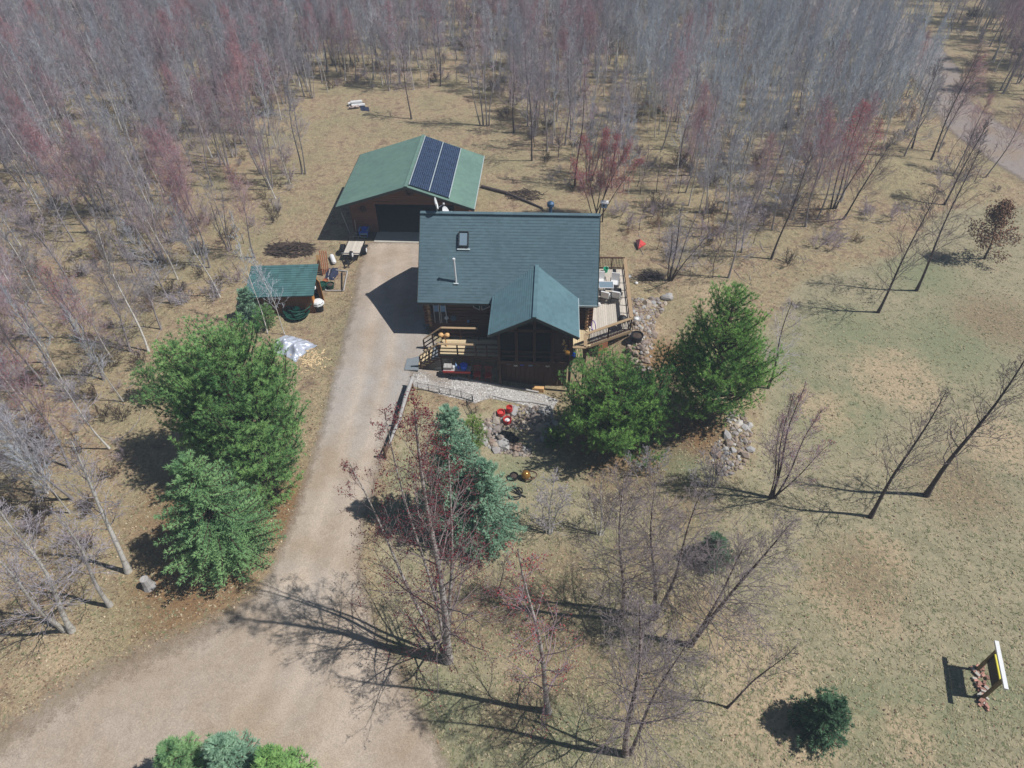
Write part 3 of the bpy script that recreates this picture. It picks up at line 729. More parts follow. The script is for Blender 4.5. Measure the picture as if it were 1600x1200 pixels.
deck = thing('sun_deck', (4.2, 38, 0), 'weathered plank deck along the right end of the cabin, with railings', 'deck')
def ydiag(x): return 33.5 + (x - 2.4) * (35.23 - 33.5) / (5.42 - 2.4)
x = 2.72
while x < 5.4:
    y0 = max(ydiag(x + .07) + .02, 33.45); mbp = MB().box((x + .07, (y0 + 42.25) / 2, CABZ - .02), (.132, 42.25 - y0, .04)).build('plank', M['wood_deck'], deck); x += .14
x = 1.66
while x < 2.7:
    y1 = 35.3; y0 = 32.2 if x < 2.35 else 33.5
    MB().box((x + .07, (y0 + y1) / 2, CABZ - .02), (.132, y1 - y0, .04)).build('plank', M['wood_deck_x'], deck); x += .14
fr = MB()
fr.beam((2.4, 33.48, CABZ - .14), (5.45, 35.22, CABZ - .14), .05, .22).beam((5.45, 35.22, CABZ - .14), (5.45, 42.28, CABZ - .14), .05, .22).beam((2.66, 42.28, CABZ - .14), (5.45, 42.28, CABZ - .14), .05, .22)
fr.beam((1.6, 32.2, CABZ - .14), (2.43, 32.2, CABZ - .14), .05, .22).beam((2.43, 32.2, CABZ - .14), (2.43, 33.5, CABZ - .14), .05, .22)
fr.build('rim_board', M['wood_rail'], deck)
for px_, py_ in ((5.3, 35.3), (5.3, 38.6), (5.3, 42.1), (2.35, 32.3), (3.8, 34.4), (2.8, 42.1)):
    MB().box((px_, py_, (CABZ - .25 - 1.5) / 2), (.12, .12, CABZ - .25 + 1.5)).build('deck_post', M['wood_dark'], deck)
rail(deck, (2.7, 42.22), (5.42, 42.22), CABZ, .98, .16, 1.0, .11, (.1,), capmat='wood_dark')
rail(deck, (5.42, 42.22), (5.42, 35.25), CABZ, .98, .24, .85, 0, (.12,), capmat='wood_rail', postw=.07)
rail(deck, (5.42, 35.25), (2.42, 33.52), CABZ, .98, .2, 1.75, .11, (.1,))
rail(deck, (2.38, 33.5), (2.38, 32.22), CABZ, .98, .22, 1.28, .11, (.1,), endposts=False)
rail(deck, (1.58, 32.22), (2.4, 32.22), CABZ, .98, .2, .8, .11, (.1,))
MB().beam((3.35, 33.98, .1), (3.95, 34.33, .1), .03, 1.5).build('tan_panel', M['redboard'], deck)['label'] = 'tan board panel below the slanting front railing'

walk = thing('front_walkway', (-5.6, 33, 0), 'raised plank walkway with steps and railings leading to the screened porch', 'walkway')
y = 32.3
while y < 33.8:
    MB().box((-4.96, y + .065, CABZ - .02), (3.8, .125, .04)).build('plank', M['wood_deck_x'], walk); y += .135
fr = MB()
for yy in (32.27, 33.86): fr.beam((-6.88, yy, CABZ - .13), (-3.06, yy, CABZ - .13), .05, .2)
fr.beam((-6.89, 32.25, CABZ - .13), (-6.89, 33.88, CABZ - .13), .05, .2)
fr.build('rim_board', M['wood_dark'], walk)
for xx in (-6.8, -5.0):
    for yy in (32.4, 33.75): MB().box((xx, yy, .1), (.1, .1, 1.8)).build('deck_post', M['wood_dark'], walk)
for i in range(6):
    xx = -6.98 - .24 * i; z = CABZ - .17 * (i + 1)
    MB().box((xx - .02, 32.98, z - .02), (.28, 1.5, .05)).build('step', M['slab'] if i < 2 else M['wood_deck_x'], walk)
st = MB()
for yy in (32.26, 33.76): st.beam((-6.9, yy, CABZ - .22), (-8.3, yy, .02), .05, .26)
st.build('stringer', M['wood_dark'], walk)
rail(walk, (-6.85, 33.86), (-4.5, 33.86), CABZ, .95, .17, 1.17, 0, (.3, .6))
rail(walk, (-6.85, 32.26), (-4.5, 32.26), CABZ, .95, .17, 1.2, 0, (.3, .6))
rail(walk, (-4.5, 32.26), (-3.1, 32.26), CABZ, .95, .1, .7, 0, (.3, .6), capmat='wood_dark', endposts=False)
rail(walk, (-6.88, 33.88), (-8.15, 33.88), CABZ, .95, .14, .6, 0, (.3, .6), drop=1.05)
rail(walk, (-6.88, 32.24), (-8.15, 32.24), CABZ, .95, .14, .6, 0, (.3, .6), drop=1.05)

slab = MB().box((-8.75, 32.75, .04), (.9, 1.6, .09)).box((-8.72, 33.7, .05), (.75, .3, .11))
one('landing_slab', slab, M['slab'], 'grey concrete slab on the gravel at the foot of the front steps', 'slab')

# ================================================================== GARAGE
GX0, GX1, GYF, GYB = -16.2, -6.55, 48.55, 55.4
GR, GRZ, GEZ, GL, GRX, GY0, GY1 = -11.05, 4.97, 3.17, -16.75, -5.95, 47.0, 56.0
garage = thing('garage', (-11.3, 51, 0), 'brown wood-sided garage with green gable roof, solar panels and open doorway', 'garage')
def grz(x): return GRZ - (GRZ - GEZ) * (abs(x - GR) / ((GR - GL) if x < GR else (GRX - GR)))
gr = MB()
for xe in (GL, GRX):
    a, b, c, d = (xe, GY0, GEZ), (GR, GY0, GRZ), (GR, GY1, GRZ), (xe, GY1, GEZ)
    gr.prism([a, b, c, d] if xe < GR else [b, a, d, c], (0, 0, -.16))
groof = gr.build('roof', M['roof_garage'], garage)
for xe in (GL, GRX):
    sg = -1 if xe < GR else 1; n = 36
    for i in range(n):
        xa, xb = xe + (GR - xe) * i / n, xe + (GR - xe) * (i + 1.02) / n
        if i == 0: xa += sg * .03
        za, zb = grz(xa) if i else GEZ - .01, grz(xb) if i < n - 1 else GRZ
        slope_row(((xa, GY0 - .02, za), (xa, GY1 + .02, za)), ((xb, GY0 - .02, zb), (xb, GY1 + .02, zb)), (sg * .32, 0, 1), .008).build('shingle_row', M['roof_garage'], groof)
MB().beam((GR, GY0 - .03, GRZ + .02), (GR, GY1 + .03, GRZ + .02), .26, .04).build('ridge_cap', M['roof_garage'], groof)
for xe in (GL, GRX):
    MB().beam((xe, GY0 - .03, GEZ - .1), (GR, GY0 - .03, GRZ - .1), .04, .2).build('fascia_board', M['fascia'], groof)
    MB().beam((xe + (.04 if xe > GR else -.04), GY0, GEZ - .06), (xe + (.04 if xe > GR else -.04), GY1, GEZ - .06), .05, .12).build('gutter', M['trim'] if xe > GR else M['fascia'], groof)
# front wall: boards laid across, around the doorway (x -14.1 .. -7.6, to z 2.75)
DX0, DX1, DZ = -14.1, -7.7, 2.72
zb = 0.0
while zb < 5.0:
    h = .2; zc = zb + h / 2
    xl = max(GX0, GL + (zb + h - GEZ + .2) / (GRZ - GEZ) * (GR - GL)) if zb + h > GEZ - .2 else GX0
    xr = min(GX1, GRX - (zb + h - GEZ + .2) / (GRZ - GEZ) * (GRX - GR)) if zb + h > GEZ - .2 else GX1
    if xr - xl > .3:
        spans = [(xl, DX0), (DX1, xr)] if zb + h <= DZ + .05 else [(xl, xr)]
        for a, b in spans: MB().box(((a + b) / 2, GYF, zc), (b - a, .06, h - .012)).build('siding_board', M['siding'], garage)
    zb += h
MB().prism([(GX0 + .02, GYF + .06, 0), (GX0 + .02, GYF + .06, 3.25), (GX0 + .02, GYB, 3.25), (GX0 + .02, GYB, 0)], (.12, 0, 0)).prism([(GX1 - .14, GYF + .06, 0), (GX1 - .14, GYF + .06, 3.2), (GX1 - .14, GYB, 3.2), (GX1 - .14, GYB, 0)], (.12, 0, 0)).box(((GX0 + GX1) / 2, GYB, 1.65), (GX1 - GX0, .12, 3.3)).build('wall', M['siding'], garage)
MB().prism([(GX0, GYB - .05, 3.3), (GX1, GYB - .05, 3.3), (GR, GYB - .05, 4.85)], (0, .1, 0)).build('gable_wall', M['siding'], garage)
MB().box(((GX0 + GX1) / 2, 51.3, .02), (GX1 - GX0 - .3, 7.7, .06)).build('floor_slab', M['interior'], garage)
fr = MB(); fr.box((DX0 - .05, GYF - .045, DZ / 2), (.13, .04, DZ)).box((DX1 + .05, GYF - .045, DZ / 2), (.13, .04, DZ)).box(((DX0 + DX1) / 2, GYF - .045, DZ + .06), (DX1 - DX0 + .25, .04, .12))
fr.build('door_frame', M['siding'], garage)
MB().box(((DX0 + DX1) / 2, GYF - .77, .03), (DX1 - DX0 + .3, 1.55, .07)).build('threshold', M['concrete'], garage)
for i in range(4):                                # the door rolled up under the ceiling
    MB().box(((DX0 + DX1) / 2, GYF + .9 + i * .52, DZ + .12), (DX1 - DX0, .5, .05)).build('door_panel', M['door'], garage)
def wreath(x, z, R, label):
    r = random.Random(int(x * 10)); m = MB(); pts = [Vector((x + R * math.cos(a), GYF - .1, z + R * math.sin(a))) for a in np.linspace(0, 6.28, 16)]
    m.tube(pts, R * .28, 6)
    for k in range(26):
        a = r.uniform(0, 6.28); p = Vector((x + R * math.cos(a), GYF - .1, z + R * math.sin(a))); m.tube([p, p + Vector((r.gauss(0, .12), -.1, r.gauss(0, .12)))], [.03, .01], 4)
    one('wreath', m, M['stick'], label, 'wreath', 'wreaths on the garage front')
wreath(-11.15, 3.75, .26, 'large dark wreath on the garage gable above the doorway')
wreath(-15.1, 2.2, .18, 'small dark wreath on the garage wall left of the doorway')
# a workbench with pale boxes inside
wb = thing('workbench', (-9.3, 54.3, 0), 'workbench with pale boxes in the dark inside of the garage', 'workbench')
MB().box((-9.3, 54.4, .9), (2.6, .7, .07)).build('top', M['post'], wb)
for xx in (-10.5, -8.1):
    for yy in (54.15, 54.65): MB().box((xx, yy, .45), (.09, .09, .85)).build('leg', M['post'], wb)
# solar panels on the right slope, two columns of eight
MP = None
sx0 = GR + .22; dxs = (GRX - GR); nrm = Vector(((GRZ - GEZ) / dxs, 0, 1)).normalized(); dn = Vector((1, 0, -(GRZ - GEZ) / dxs)).normalized()
for c in range(2):
    for r in range(8):
        y0 = 47.25 + r * 1.06; a = Vector((GR, y0, GRZ)) + dn * (.24 + c * 1.58) + nrm * .1
        b = a + dn * 1.5; q = [a, b, b + Vector((0, 1.03, 0)), a + Vector((0, 1.03, 0))]
        sp_ = MB().prism(q, nrm * .04).build('solar_panel', M['solar'], garage)
        uvl = sp_.data.uv_layers.new(name='UVMap')
        for poly in sp_.data.polygons:
            for li in poly.loop_indices:
                v = sp_.data.vertices[sp_.data.loops[li].vertex_index].co + WLOC[garage.name] - a
                uvl.data[li].uv = (v.dot(dn) / 1.5, v.y / 1.03)
for c in (0, 1, 2):
    a = Vector((GR, 47.23, GRZ)) + dn * (.2 + c * 1.58) + nrm * .12; MB().beam(a, a + Vector((0, 8.5, 0)), .05, .06).build('panel_rail', M['trim'], garage)

# ================================================================== SHED AND THE THINGS ROUND IT
SA = rad(5); sux, suy = Vector((math.cos(SA), math.sin(SA), 0)), Vector((-math.sin(SA), math.cos(SA), 0))
S0 = Vector((-16.55, 37.72, 0))                       # front right corner of the shed on the ground
def sh(u, v, z): return S0 + sux * u + suy * v + Vector((0, 0, z))
shed = thing('garden_shed', sh(-2.1, 1.1, 0), 'small wooden shed with green shingled roof and orange boards at its open end', 'shed')
for i in range(28):
    MB().prism([sh(-4.2 + i * .15, 0, 0), sh(-4.06 + i * .15, 0, 0), sh(-4.06 + i * .15, 0, 1.86), sh(-4.2 + i * .15, 0, 1.86)], suy * .03).build('wall_board', M['shed_wall'], shed)
MB().prism([sh(-4.2, 2.2, 0), sh(0, 2.2, 0), sh(0, 2.2, 2.4), sh(-4.2, 2.2, 2.4)], suy * .03).prism([sh(-4.2, .04, 0), sh(-4.2, 2.2, 0), sh(-4.2, 2.2, 2.4), sh(-4.2, .04, 1.86)], sux * .03).build('wall', M['shed_wall'], shed)
MB().prism([sh(-.03, .03, 0), sh(-.03, .55, 0), sh(-.03, .55, 1.98), sh(-.03, .03, 1.86)], sux * .04).build('end_board', M['shed_wood'], shed)
MB().prism([sh(-.03, 1.75, 0), sh(-.03, 2.2, 0), sh(-.03, 2.2, 2.36), sh(-.03, 1.75, 2.26)], sux * .04).build('end_board', M['shed_wood'], shed)
sd_ = MB().prism([sh(.02, 1.72, .05), sh(.42, 1.16, .05), sh(.42, 1.16, 1.85), sh(.02, 1.72, 1.85)], Vector((.03, .02, 0))).build('door', M['shed_wood'], shed)
MB().box(sh(.4, 1.2, 1.0), (.06, .06, .1)).build('handle', M['dkmetal'], sd_)
sr = MB().prism([sh(-4.5, -.35, 1.80), sh(.25, -.35, 1.80), sh(.25, 2.5, 2.46), sh(-4.5, 2.5, 2.46)], (0, 0, -.08)).build('roof', M['roof_shed'], shed)
for i in range(14):
    a, b = i / 14, (i + 1.02) / 14; f = lambda u, k, e=0: sh(u, -.35 - e + (2.85 + e) * k, 1.80 + .66 * k)
    slope_row((f(-4.52, a, .02), f(.27, a, .02)), (f(-4.52, b), f(.27, b)), (0, -.23, 1), .026).build('shingle_row', M['roof_shed'], sr)
MB().lathe(sh(.1, .62, 1.62), [(.05, 0), (.16, .06), (.17, .2), (.08, .26)], 10).build('lamp', M['white'], shed)

def leaning_boards():
    b = gp(507, 430); t = thing('board_panel', b, 'tall reddish boards leaning upright behind the open end of the shed', 'boards')
    for i in range(4):
        o = b + Vector((-.1 + .08 * i, .19 * i, 0)); MB().beam(o, o + Vector((.1, .2, 2.05 - .12 * i)), .03, .18).build('board', M['redboard'], t)
leaning_boards()
b = gp(499, 424)
one('white_board', MB().beam(b + Vector((0, 0, 0)), b + Vector((.05, .35, 1.25)), .26, .04), M['palewood'], 'pale board propped behind the shed door', 'board')
b = gp(521, 408)
one('white_canister', MB().tube([b + Vector((-.25, .55, .2)), b + Vector((-.2, .4, .21)), b + Vector((.2, -.45, .2)), b + Vector((.24, -.55, .2))], [.08, .18, .18, .1], 10), M['white'], 'white rounded canister lying in the grass between the boards and the trailer', 'canister')

def trailer():
    c = gp(554, 397); t = thing('utility_trailer', c, 'small black utility trailer with pale plank bed and spare wheel on its tongue', 'trailer')
    L = lambda x, y, z: c + Vector((x, y, z))
    for i in range(7): MB().box(L(-.54 + i * .18, .1, .5), (.172, 1.95, .04)).build('plank', M['wood_deck'], t)
    fr = MB()
    for x in (-.66, .66): fr.box(L(x, .1, .47), (.07, 2.0, .1))
    for y in (-.9, 1.1): fr.box(L(0, y, .47), (1.38, .07, .1))
    fr.beam(L(-.5, -.9, .43), L(0, -1.95, .43), .07, .08).beam(L(.5, -.9, .43), L(0, -1.95, .43), .07, .08)
    fr.build('frame', M['black'], t)
    g = MB()
    for z in (.62, .9): g.box(L(0, 1.12, z), (1.3, .04, .05))
    for x in (-.63, -.2, .2, .63): g.box(L(x, 1.12, .72), (.04, .04, .45))
    g.build('tailgate', M['dkmetal'], t)
    MB().box(L(0, -.93, .68), (1.4, .05, .07)).box(L(-.66, -.93, .58), (.05, .05, .2)).box(L(.66, -.93, .58), (.05, .05, .2)).build('front_bar', M['steel'], t)
    for s in (-1, 1):
        w = MB().tube([L(s * .78, .1, .33), L(s * .98, .1, .33)], .33, 16).build('wheel', M['rubber'], t)
        MB().tube([L(s * .97, .1, .33), L(s * 1.0, .1, .33)], .18, 12).build('rim', M['white'], w)
        f = MB(); pts = [L(s * .9, .1 + .45 * math.cos(a), .36 + .38 * math.sin(a)) for a in np.linspace(0, math.pi, 8)]
        for p, q in zip(pts[:-1], pts[1:]): f.beam(p, q, .3, .03)
        f.build('fender', M['black'], t)
    sw = MB().tube([L(.06, -1.25, .75), L(.24, -1.25, .75)], .3, 16).build('spare_wheel', M['rubber'], t)
    MB().tube([L(.23, -1.25, .75), L(.27, -1.25, .75)], .17, 12).build('rim', M['white'], sw)
    MB().tube([L(0, -1.9, .02), L(0, -1.9, .75)], .04, 8).box(L(0, -1.95, .5), (.1, .22, .1)).build('jack', M['dkmetal'], t)
trailer()

def adirondack(c, mat, label, name='adirondack_chair', rz=0):
    t = thing(name, c, label, 'chair'); R = Matrix.Rotation(rz, 3, 'Z')
    L = lambda x, y, z: c + R @ Vector((x, y, z))
    for i in range(5):
        x = -.22 + .11 * i; MB().beam(L(x, .28, .28), L(x * 1.25, .62, 1.08 - abs(i - 2) * .06), .1, .025).build('back_slat', mat, t)
    for i in range(5): MB().beam(L(-.28, -.28 + i * .13, .38 - i * .025), L(.28, -.28 + i * .13, .38 - i * .025), .12, .025).build('seat_slat', mat, t)
    for s in (-1, 1):
        MB().beam(L(s * .36, -.36, .58), L(s * .36, .42, .56), .13, .03).build('armrest', M['bluelt'] if mat == M['blue'] else mat, t)
        MB().box(L(s * .33, -.3, .28), (.04, .1, .56)).build('leg', mat, t)
        MB().beam(L(s * .3, -.3, .36), L(s * .3, .6, .04), .03, .12).build('leg', mat, t)
    MB().beam(L(-.3, -.36, .3), L(.3, -.36, .3), .03, .1).build('front_board', M['bluelt'] if mat == M['blue'] else mat, t)
    MB().beam(L(-.3, -.44, .06), L(.3, -.44, .06), .03, .07).build('front_board', M['bluelt'] if mat == M['blue'] else mat, t)
    return t
adirondack(gp(570, 367), M['blue'], 'bright blue slatted armchair beside the garage doorway')
b = gp(557, 368)
one('garden_tool', MB().tube([b + Vector((0, 0, 0)), b + Vector((.02, .25, 1.3))], .02, 6).box(b + Vector((0, 0, .12)), (.2, .04, .24)), M['steel'], 'long handled shovel leaning on the garage wall beside the blue chair', 'shovel')
b = gp(549, 369)
one('leaning_pipe', MB().tube([b + Vector((-.15, .25, 0)), b + Vector((-.6, .5, 1.9))], .03, 6), M['steel'], 'thin grey pipe leaning in shade at the garage left corner', 'pipe')

def frame_on_ground():
    P4 = [gp(*p, .06) for p in ((509, 455), (537, 455), (543, 425), (516, 422))]
    t = thing('pipe_frame', P4[0], 'weathered rectangular pipe frame lying flat on the grass by the shed', 'frame')
    for i in range(4): MB().tube([P4[i], P4[(i + 1) % 4]], .05, 7).build('pipe', M['oldwood'], t)
    MB().tube([gp(535, 426, .12), gp(535, 456, .12)], .04, 7).build('pipe', M['black'], t)
frame_on_ground()
def lumps(rng, c, n, R, size):
    m = MB()
    for i in range(n):
        a = rng.uniform(0, 6.28); r = R * math.sqrt(rng.random()); p = c + Vector((math.cos(a) * r, math.sin(a) * r * .7, size * .3 + .15 * rng.random()))
        m.lathe(p, [(size * .5, -size * .5), (size, -size * .2), (size * rng.uniform(.8, 1.1), size * .2), (size * .4, size * .6)], 7)
    return m
def tarp_mesh(rng, poly, peak, n=26, fold=.1):
    xs = [p[0] for p in poly]; ys = [p[1] for p in poly]; m = MB(); idx = {}
    P = np.array([(p[0], p[1]) for p in poly]); X, Y = np.meshgrid(np.linspace(min(xs), max(xs), n), np.linspace(min(ys), max(ys), n))
    sdv = sdist(X, Y, [tuple(q) for q in P]); ph = [rng.uniform(0, 6.28) for _ in range(8)]
    for j in range(n):
        for i in range(n):
            s = sdv[j, i]
            if s > -.06:
                x, y = X[j, i], Y[j, i]
                z = hz(x, y) + .03 + peak * smooth01(0, 1.0, s) + fold * (math.sin(4.2 * x + 2 * y + ph[0]) * math.sin(3.1 * y - 1.4 * x + ph[1]) + .6 * math.sin(8 * x + ph[2] + 3 * math.sin(2 * y + ph[4])) * math.sin(7 * y + ph[3])) * min(1, .35 + s * 2)
                idx[(i, j)] = len(m.v); m.v.append((x, y, max(z, hz(x, y) + .02)))
    top = len(m.v)
    for (i, j) in list(idx):
        q = [(i, j), (i + 1, j), (i + 1, j + 1), (i, j + 1)]
        if all(k in idx for k in q): m.f.append(tuple(idx[k] for k in q)); m.mi.append(0)
    return m
rng = random.Random(11)
one('navy_tarp_heap', tarp_mesh(rng, [gp(*p).xy for p in ((507, 436), (512, 420), (528, 419), (529, 428), (521, 438))], .55, 16, .08), M['navy'], 'crumpled navy tarp over a heap inside the pipe frame', 'tarp')
bk = gp(505, 452)
def tub(c, r, h, mat, label, cat='tub', name='plastic_tub', fill=None, group=None):
    t = thing(name, c, label, cat, group)
    MB().lathe(c, [(r * .75, 0), (r, h), (r * 1.06, h), (r * 1.06, h + .03), (r * .94, h + .03), (r * .9, h - .06), (0.01, h - .08)], 14).build('body', mat, t)
    if fill: MB().lathe(c + Vector((0, 0, h - .1)), [(r * .86, 0), (r * .7, .08), (r * .2, .12)], 10).build('contents', fill, t)
    return t
tub(gp(505, 451), .34, .42, M['green_plastic'], 'dark green tub at the front left corner of the pipe frame')
tub(gp(517, 450), .3, .35, M['green_plastic'], 'dark green tub filled with dirt, inside the pipe frame', fill=M['stick'])
tub(gp(510, 443), .2, .3, M['orange'], 'small orange bucket between the tubs and the navy tarp', 'bucket', 'orange_bucket')
bb = tub(gp(500, 485), .36, .75, M['black'], 'black barrel with white sacking on top beside the shed corner', 'barrel', 'black_barrel')
tm = MB(); c = gp(500, 485)
tm.lathe(c + Vector((0, 0, .72)), [(.42, -.12), (.38, .06), (.3, .14), (.12, .18)], 9).lathe(c + Vector((.22, .1, .66)), [(.2, -.1), (.22, .03), (.1, .1)], 7)
one('white_sack', tm, M['white'], 'white sacking draped over the black barrel beside the shed', 'sack')
def hose_heap():
    c = gp(468, 490); t = thing('hose_heap', c, 'heap of dark green garden hose coils and tubs in front of the shed', 'hose')
    r = random.Random(5)
    for k in range(7):
        R = r.uniform(.45, .75); o = c + Vector((r.uniform(-.4, .4), r.uniform(-.3, .3), .15 + .09 * k)); tx, ty = r.uniform(-.3, .3), r.uniform(-.3, .3)
        pts = [o + Vector((R * math.cos(a), R * math.sin(a) * .8, R * (tx * math.cos(a) + ty * math.sin(a)))) for a in np.linspace(0, 6.1, 22)]
        MB().tube(pts, .045, 6).build('hose_coil', M['green_plastic'], t, smooth=True)
    MB().lathe(c + Vector((.0, -.25, .0)), [(.5, 0), (.85, .28), (.88, .34), (.8, .34), (.5, .1)], 16).build('basin', M['green_plastic'], t)
    for dx, dy in ((-.55, .35), (.2, .62)): MB().lathe(c + Vector((dx, dy, .75)), [(.05, -.12), (.13, -.05), (.14, .05), (.06, .13)], 9).build('knob', M['palewood'], t)
hose_heap()
c = gp(466, 489)
one('teal_dome', MB().lathe(c + Vector((0, 0, .42)), [(.3, 0), (.29, .1), (.22, .22), (.1, .29)], 14), M['teal'], 'teal plastic dome lying on the green hose heap', 'dome', smooth=True)
one('silver_tarp', tarp_mesh(random.Random(3), [gp(*p).xy for p in ((428, 541), (434, 530), (446, 524), (470, 530), (481, 534), (496, 541), (480, 549), (462, 566), (447, 556), (434, 556))], .40, 44, .15), M['silver_tarp'], 'crumpled silver tarp on the ground beside the big pine', 'tarp')
m = MB(); r = random.Random(8)
for i in range(130):
    p = gp(r.gauss(484, 11), r.gauss(562, 8), .02); a = r.uniform(0, 6.28); m.box(p, (r.uniform(.1, .28), r.uniform(.04, .09), .03), a, rx=r.uniform(-.3, .3))
tag(m.build('wood_chips', M['chip']), kind='stuff')

def brush_pile(px, py, n, R, H, label, mat, seed, name='brush_pile', cat='brush pile'):
    c = gp(px, py); r = random.Random(seed); m = MB()
    for i in range(n):
        a = r.uniform(0, 6.28); d = R * math.sqrt(r.random()); z = H * (1 - d / R) * r.random(); o = c + Vector((math.cos(a) * d, math.sin(a) * d * .55, z))
        t = r.gauss(0, .9); L = r.uniform(.4, 1.5); dv2 = Vector((math.cos(t), math.sin(t) * .7, r.gauss(0, .22))) * L / 2
        m.tube([o - dv2, o + dv2 * .2 + Vector((0, 0, .05)), o + dv2], [.035, .028, .012], 4, caps=False)
    t = thing(name, c, label, cat)
    tag(m.build('sticks', mat, t), kind='stuff')
brush_pile(455, 391, 320, 1.9, .7, 'low dark brush pile on the slope behind the shed', M['stick'], 1)
brush_pile(417, 180, 60, 1.1, .5, 'pale tangle of dead limbs in the woods left of the clearing', M['oldwood'], 2)
brush_pile(820, 305, 120, 1.7, .35, 'scattered dead branches behind the cabin ridge', M['stick'], 3)
brush_pile(1018, 433, 90, .9, .3, 'dark branches lying at the foot of the clump beyond the deck', M['bark_dark'], 4)

# birch logs and a bluish tarp behind the garage
def birch_logs():
    c = gp(546, 168); t = thing('log_stack', c, 'few white birch logs dumped in the clearing behind the garage', 'logs')
    for dx, dy, z, L in ((-.2, .5, .2, 1.3), (.3, .0, .2, 1.4), (.1, -.4, .18, 1.0), (.2, .2, .48, 1.2)):
        o = c + Vector((dx, dy, z)); lg = MB().tube([o, o + Vector((L, .25, .02))], .17, 9).build('birch_log', M['bark_birch'] if dy < -.2 else M['white'], t)
        MB().tube([o + Vector((-.02, 0, 0)), o], .165, 9).build('cut_end', M['white'], lg)
birch_logs()
one('blue_grey_tarp', tarp_mesh(random.Random(6), [gp(*p).xy for p in ((562, 166), (576, 168), (578, 174), (564, 173))], .3, 14, .08), M['navy'], 'small blue-grey tarp beside the white birch logs', 'tarp')
a, b = gp(752, 293, .1), gp(848, 327, .1)
one('fallen_log', MB().tube([a, a.lerp(b, .4) + Vector((0, .35, .05)), a.lerp(b, .75) + Vector((0, .2, .02)), b], [.16, .14, .11, .06], 8), M['bark_dark'], 'long dark fallen log on the grass between garage and cabin ridge', 'log')
a, b = gp(232, 918), gp(236, 897)
one('stump', MB().tube([gp(234, 917, 0), gp(234, 917, .3), gp(234, 917, .75)], [.32, .24, .2], 9), M['oldwood'], 'weathered grey stump in the grass beside the roadside spruce', 'stump')

# faded red fabric beyond the deck, birdhouse behind the corner
c0, c1, c2 = gp(993, 378, .1), gp(1009, 383, .06), gp(997, 391, .1)
one('red_canopy', MB().prism([c0, c2, c1 + Vector((0, 0, .0)), ], (0, 0, .05)).prism([c0 + Vector((0, 0, .05)), c2 + Vector((0, 0, .05)), c0.lerp(c2, .5) + Vector((.25, 0, .5))], (.02, 0, .02), 1).prism([c0.lerp(c2, .5) + Vector((.2, 0, .5)), c1 + Vector((0, 0, .05)), c0 + Vector((0, 0, .06))], (0, .02, .02)).prism([c0.lerp(c2, .5) + Vector((.2, 0, .5)), c2 + Vector((0, 0, .06)), c1 + Vector((0, 0, .05))], (0, -.02, .02)), [M['redfade'], M['pink']], 'faded red and pink triangular canopy lying beyond the deck', 'canopy')
def birdhouse():
    c = gp(941, 347); t = thing('birdhouse', c, 'small pale blue box on a dark post behind the cabin rear corner', 'birdhouse')
    MB().box(c + Vector((0, 0, .7)), (.1, .1, 1.4)).build('post', M['wood_dark'], t)
    MB().box(c + Vector((0.05, 0, 1.6)), (.42, .36, .4)).build('box', M['bluelt'], t)
    MB().beam(c + Vector((-.28, 0, 1.84)), c + Vector((.38, 0, 1.84)), .5, .05).build('lid', M['white'], t)
    MB().tube([c + Vector((0, -.17, 1.62)), c + Vector((0, -.2, 1.62))], .09, 10).build('hole', M['black'], t)
birdhouse()
c = gp(983, 433)
one('white_stone', MB().lathe(c, [(.16, 0), (.17, .1), (.08, .16)], 7), M['white'], 'white stone on the ground just outside the deck railing, nearer the deck', 'stone', 'white stones by the deck')
c = gp(994, 443)
one('white_stone', MB().lathe(c, [(.12, 0), (.14, .08), (.07, .13)], 7), M['white'], 'white stone on the leaf litter a step out from the deck railing', 'stone', 'white stones by the deck')

# ================================================================== ON AND BY THE DECKS
def patio_chair(c, rz, label):
    t = thing('patio_chair', c, label, 'chair', 'white cushioned chairs on the deck'); R = Matrix.Rotation(rz, 3, 'Z')
    L = lambda x, y, z: c + R @ Vector((x, y, z))
    def rb(mb, cx, d, rx=0):
        m = R @ Euler((rx, 0, 0)).to_matrix(); vs = [L(*cx) + m @ Vector((x * d[0], y * d[1], z * d[2])) for z in (-.5, .5) for x, y in ((-.5, -.5), (.5, -.5), (.5, .5), (-.5, .5))]
        return mb.add(vs, [(3, 2, 1, 0), (4, 5, 6, 7), (0, 1, 5, 4), (1, 2, 6, 5), (2, 3, 7, 6), (3, 0, 4, 7)])
    rb(MB(), (0, -.02, .44), (.56, .56, .1)).build('seat_cushion', M['cushion'], t)
    rb(MB(), (0, .32, .74), (.56, .1, .56), -.22).build('back_cushion', M['cushion'], t)
    fr = MB()
    for s in (-1, 1):
        fr.tube([L(s * .32, -.3, 0), L(s * .32, -.3, .6), L(s * .32, .3, .62), L(s * .32, .34, 0)], .022, 6)
    fr.tube([L(-.32, -.3, .36), L(.32, -.3, .36)], .02, 6).tube([L(-.32, .3, .36), L(.32, .3, .36)], .02, 6)
    fr.build('frame', M['dkmetal'], t)
Z = CABZ
patio_chair(Vector((3.66, 40.05, Z)), 0.1, 'white cushioned patio chair half hidden by the roof edge, farthest on the deck')
patio_chair(Vector((4.62, 39.9, Z)), -.15, 'white cushioned patio chair on the far side of the glass table, next to the railing')
patio_chair(Vector((3.95, 38.35, Z)), math.pi - .35, 'white cushioned patio chair on the near side of the table, next to the house')
patio_chair(Vector((4.68, 38.4, Z)), math.pi - .3, 'white cushioned patio chair on the near side of the table, next to the railing')
t = thing('patio_table', (4.0, 39.2, Z), 'glass topped patio table among the white deck chairs', 'table')
MB().box((3.95, 39.25, Z + .7), (1.0, .75, .02)).build('glass_top', M['skyglass'], t)
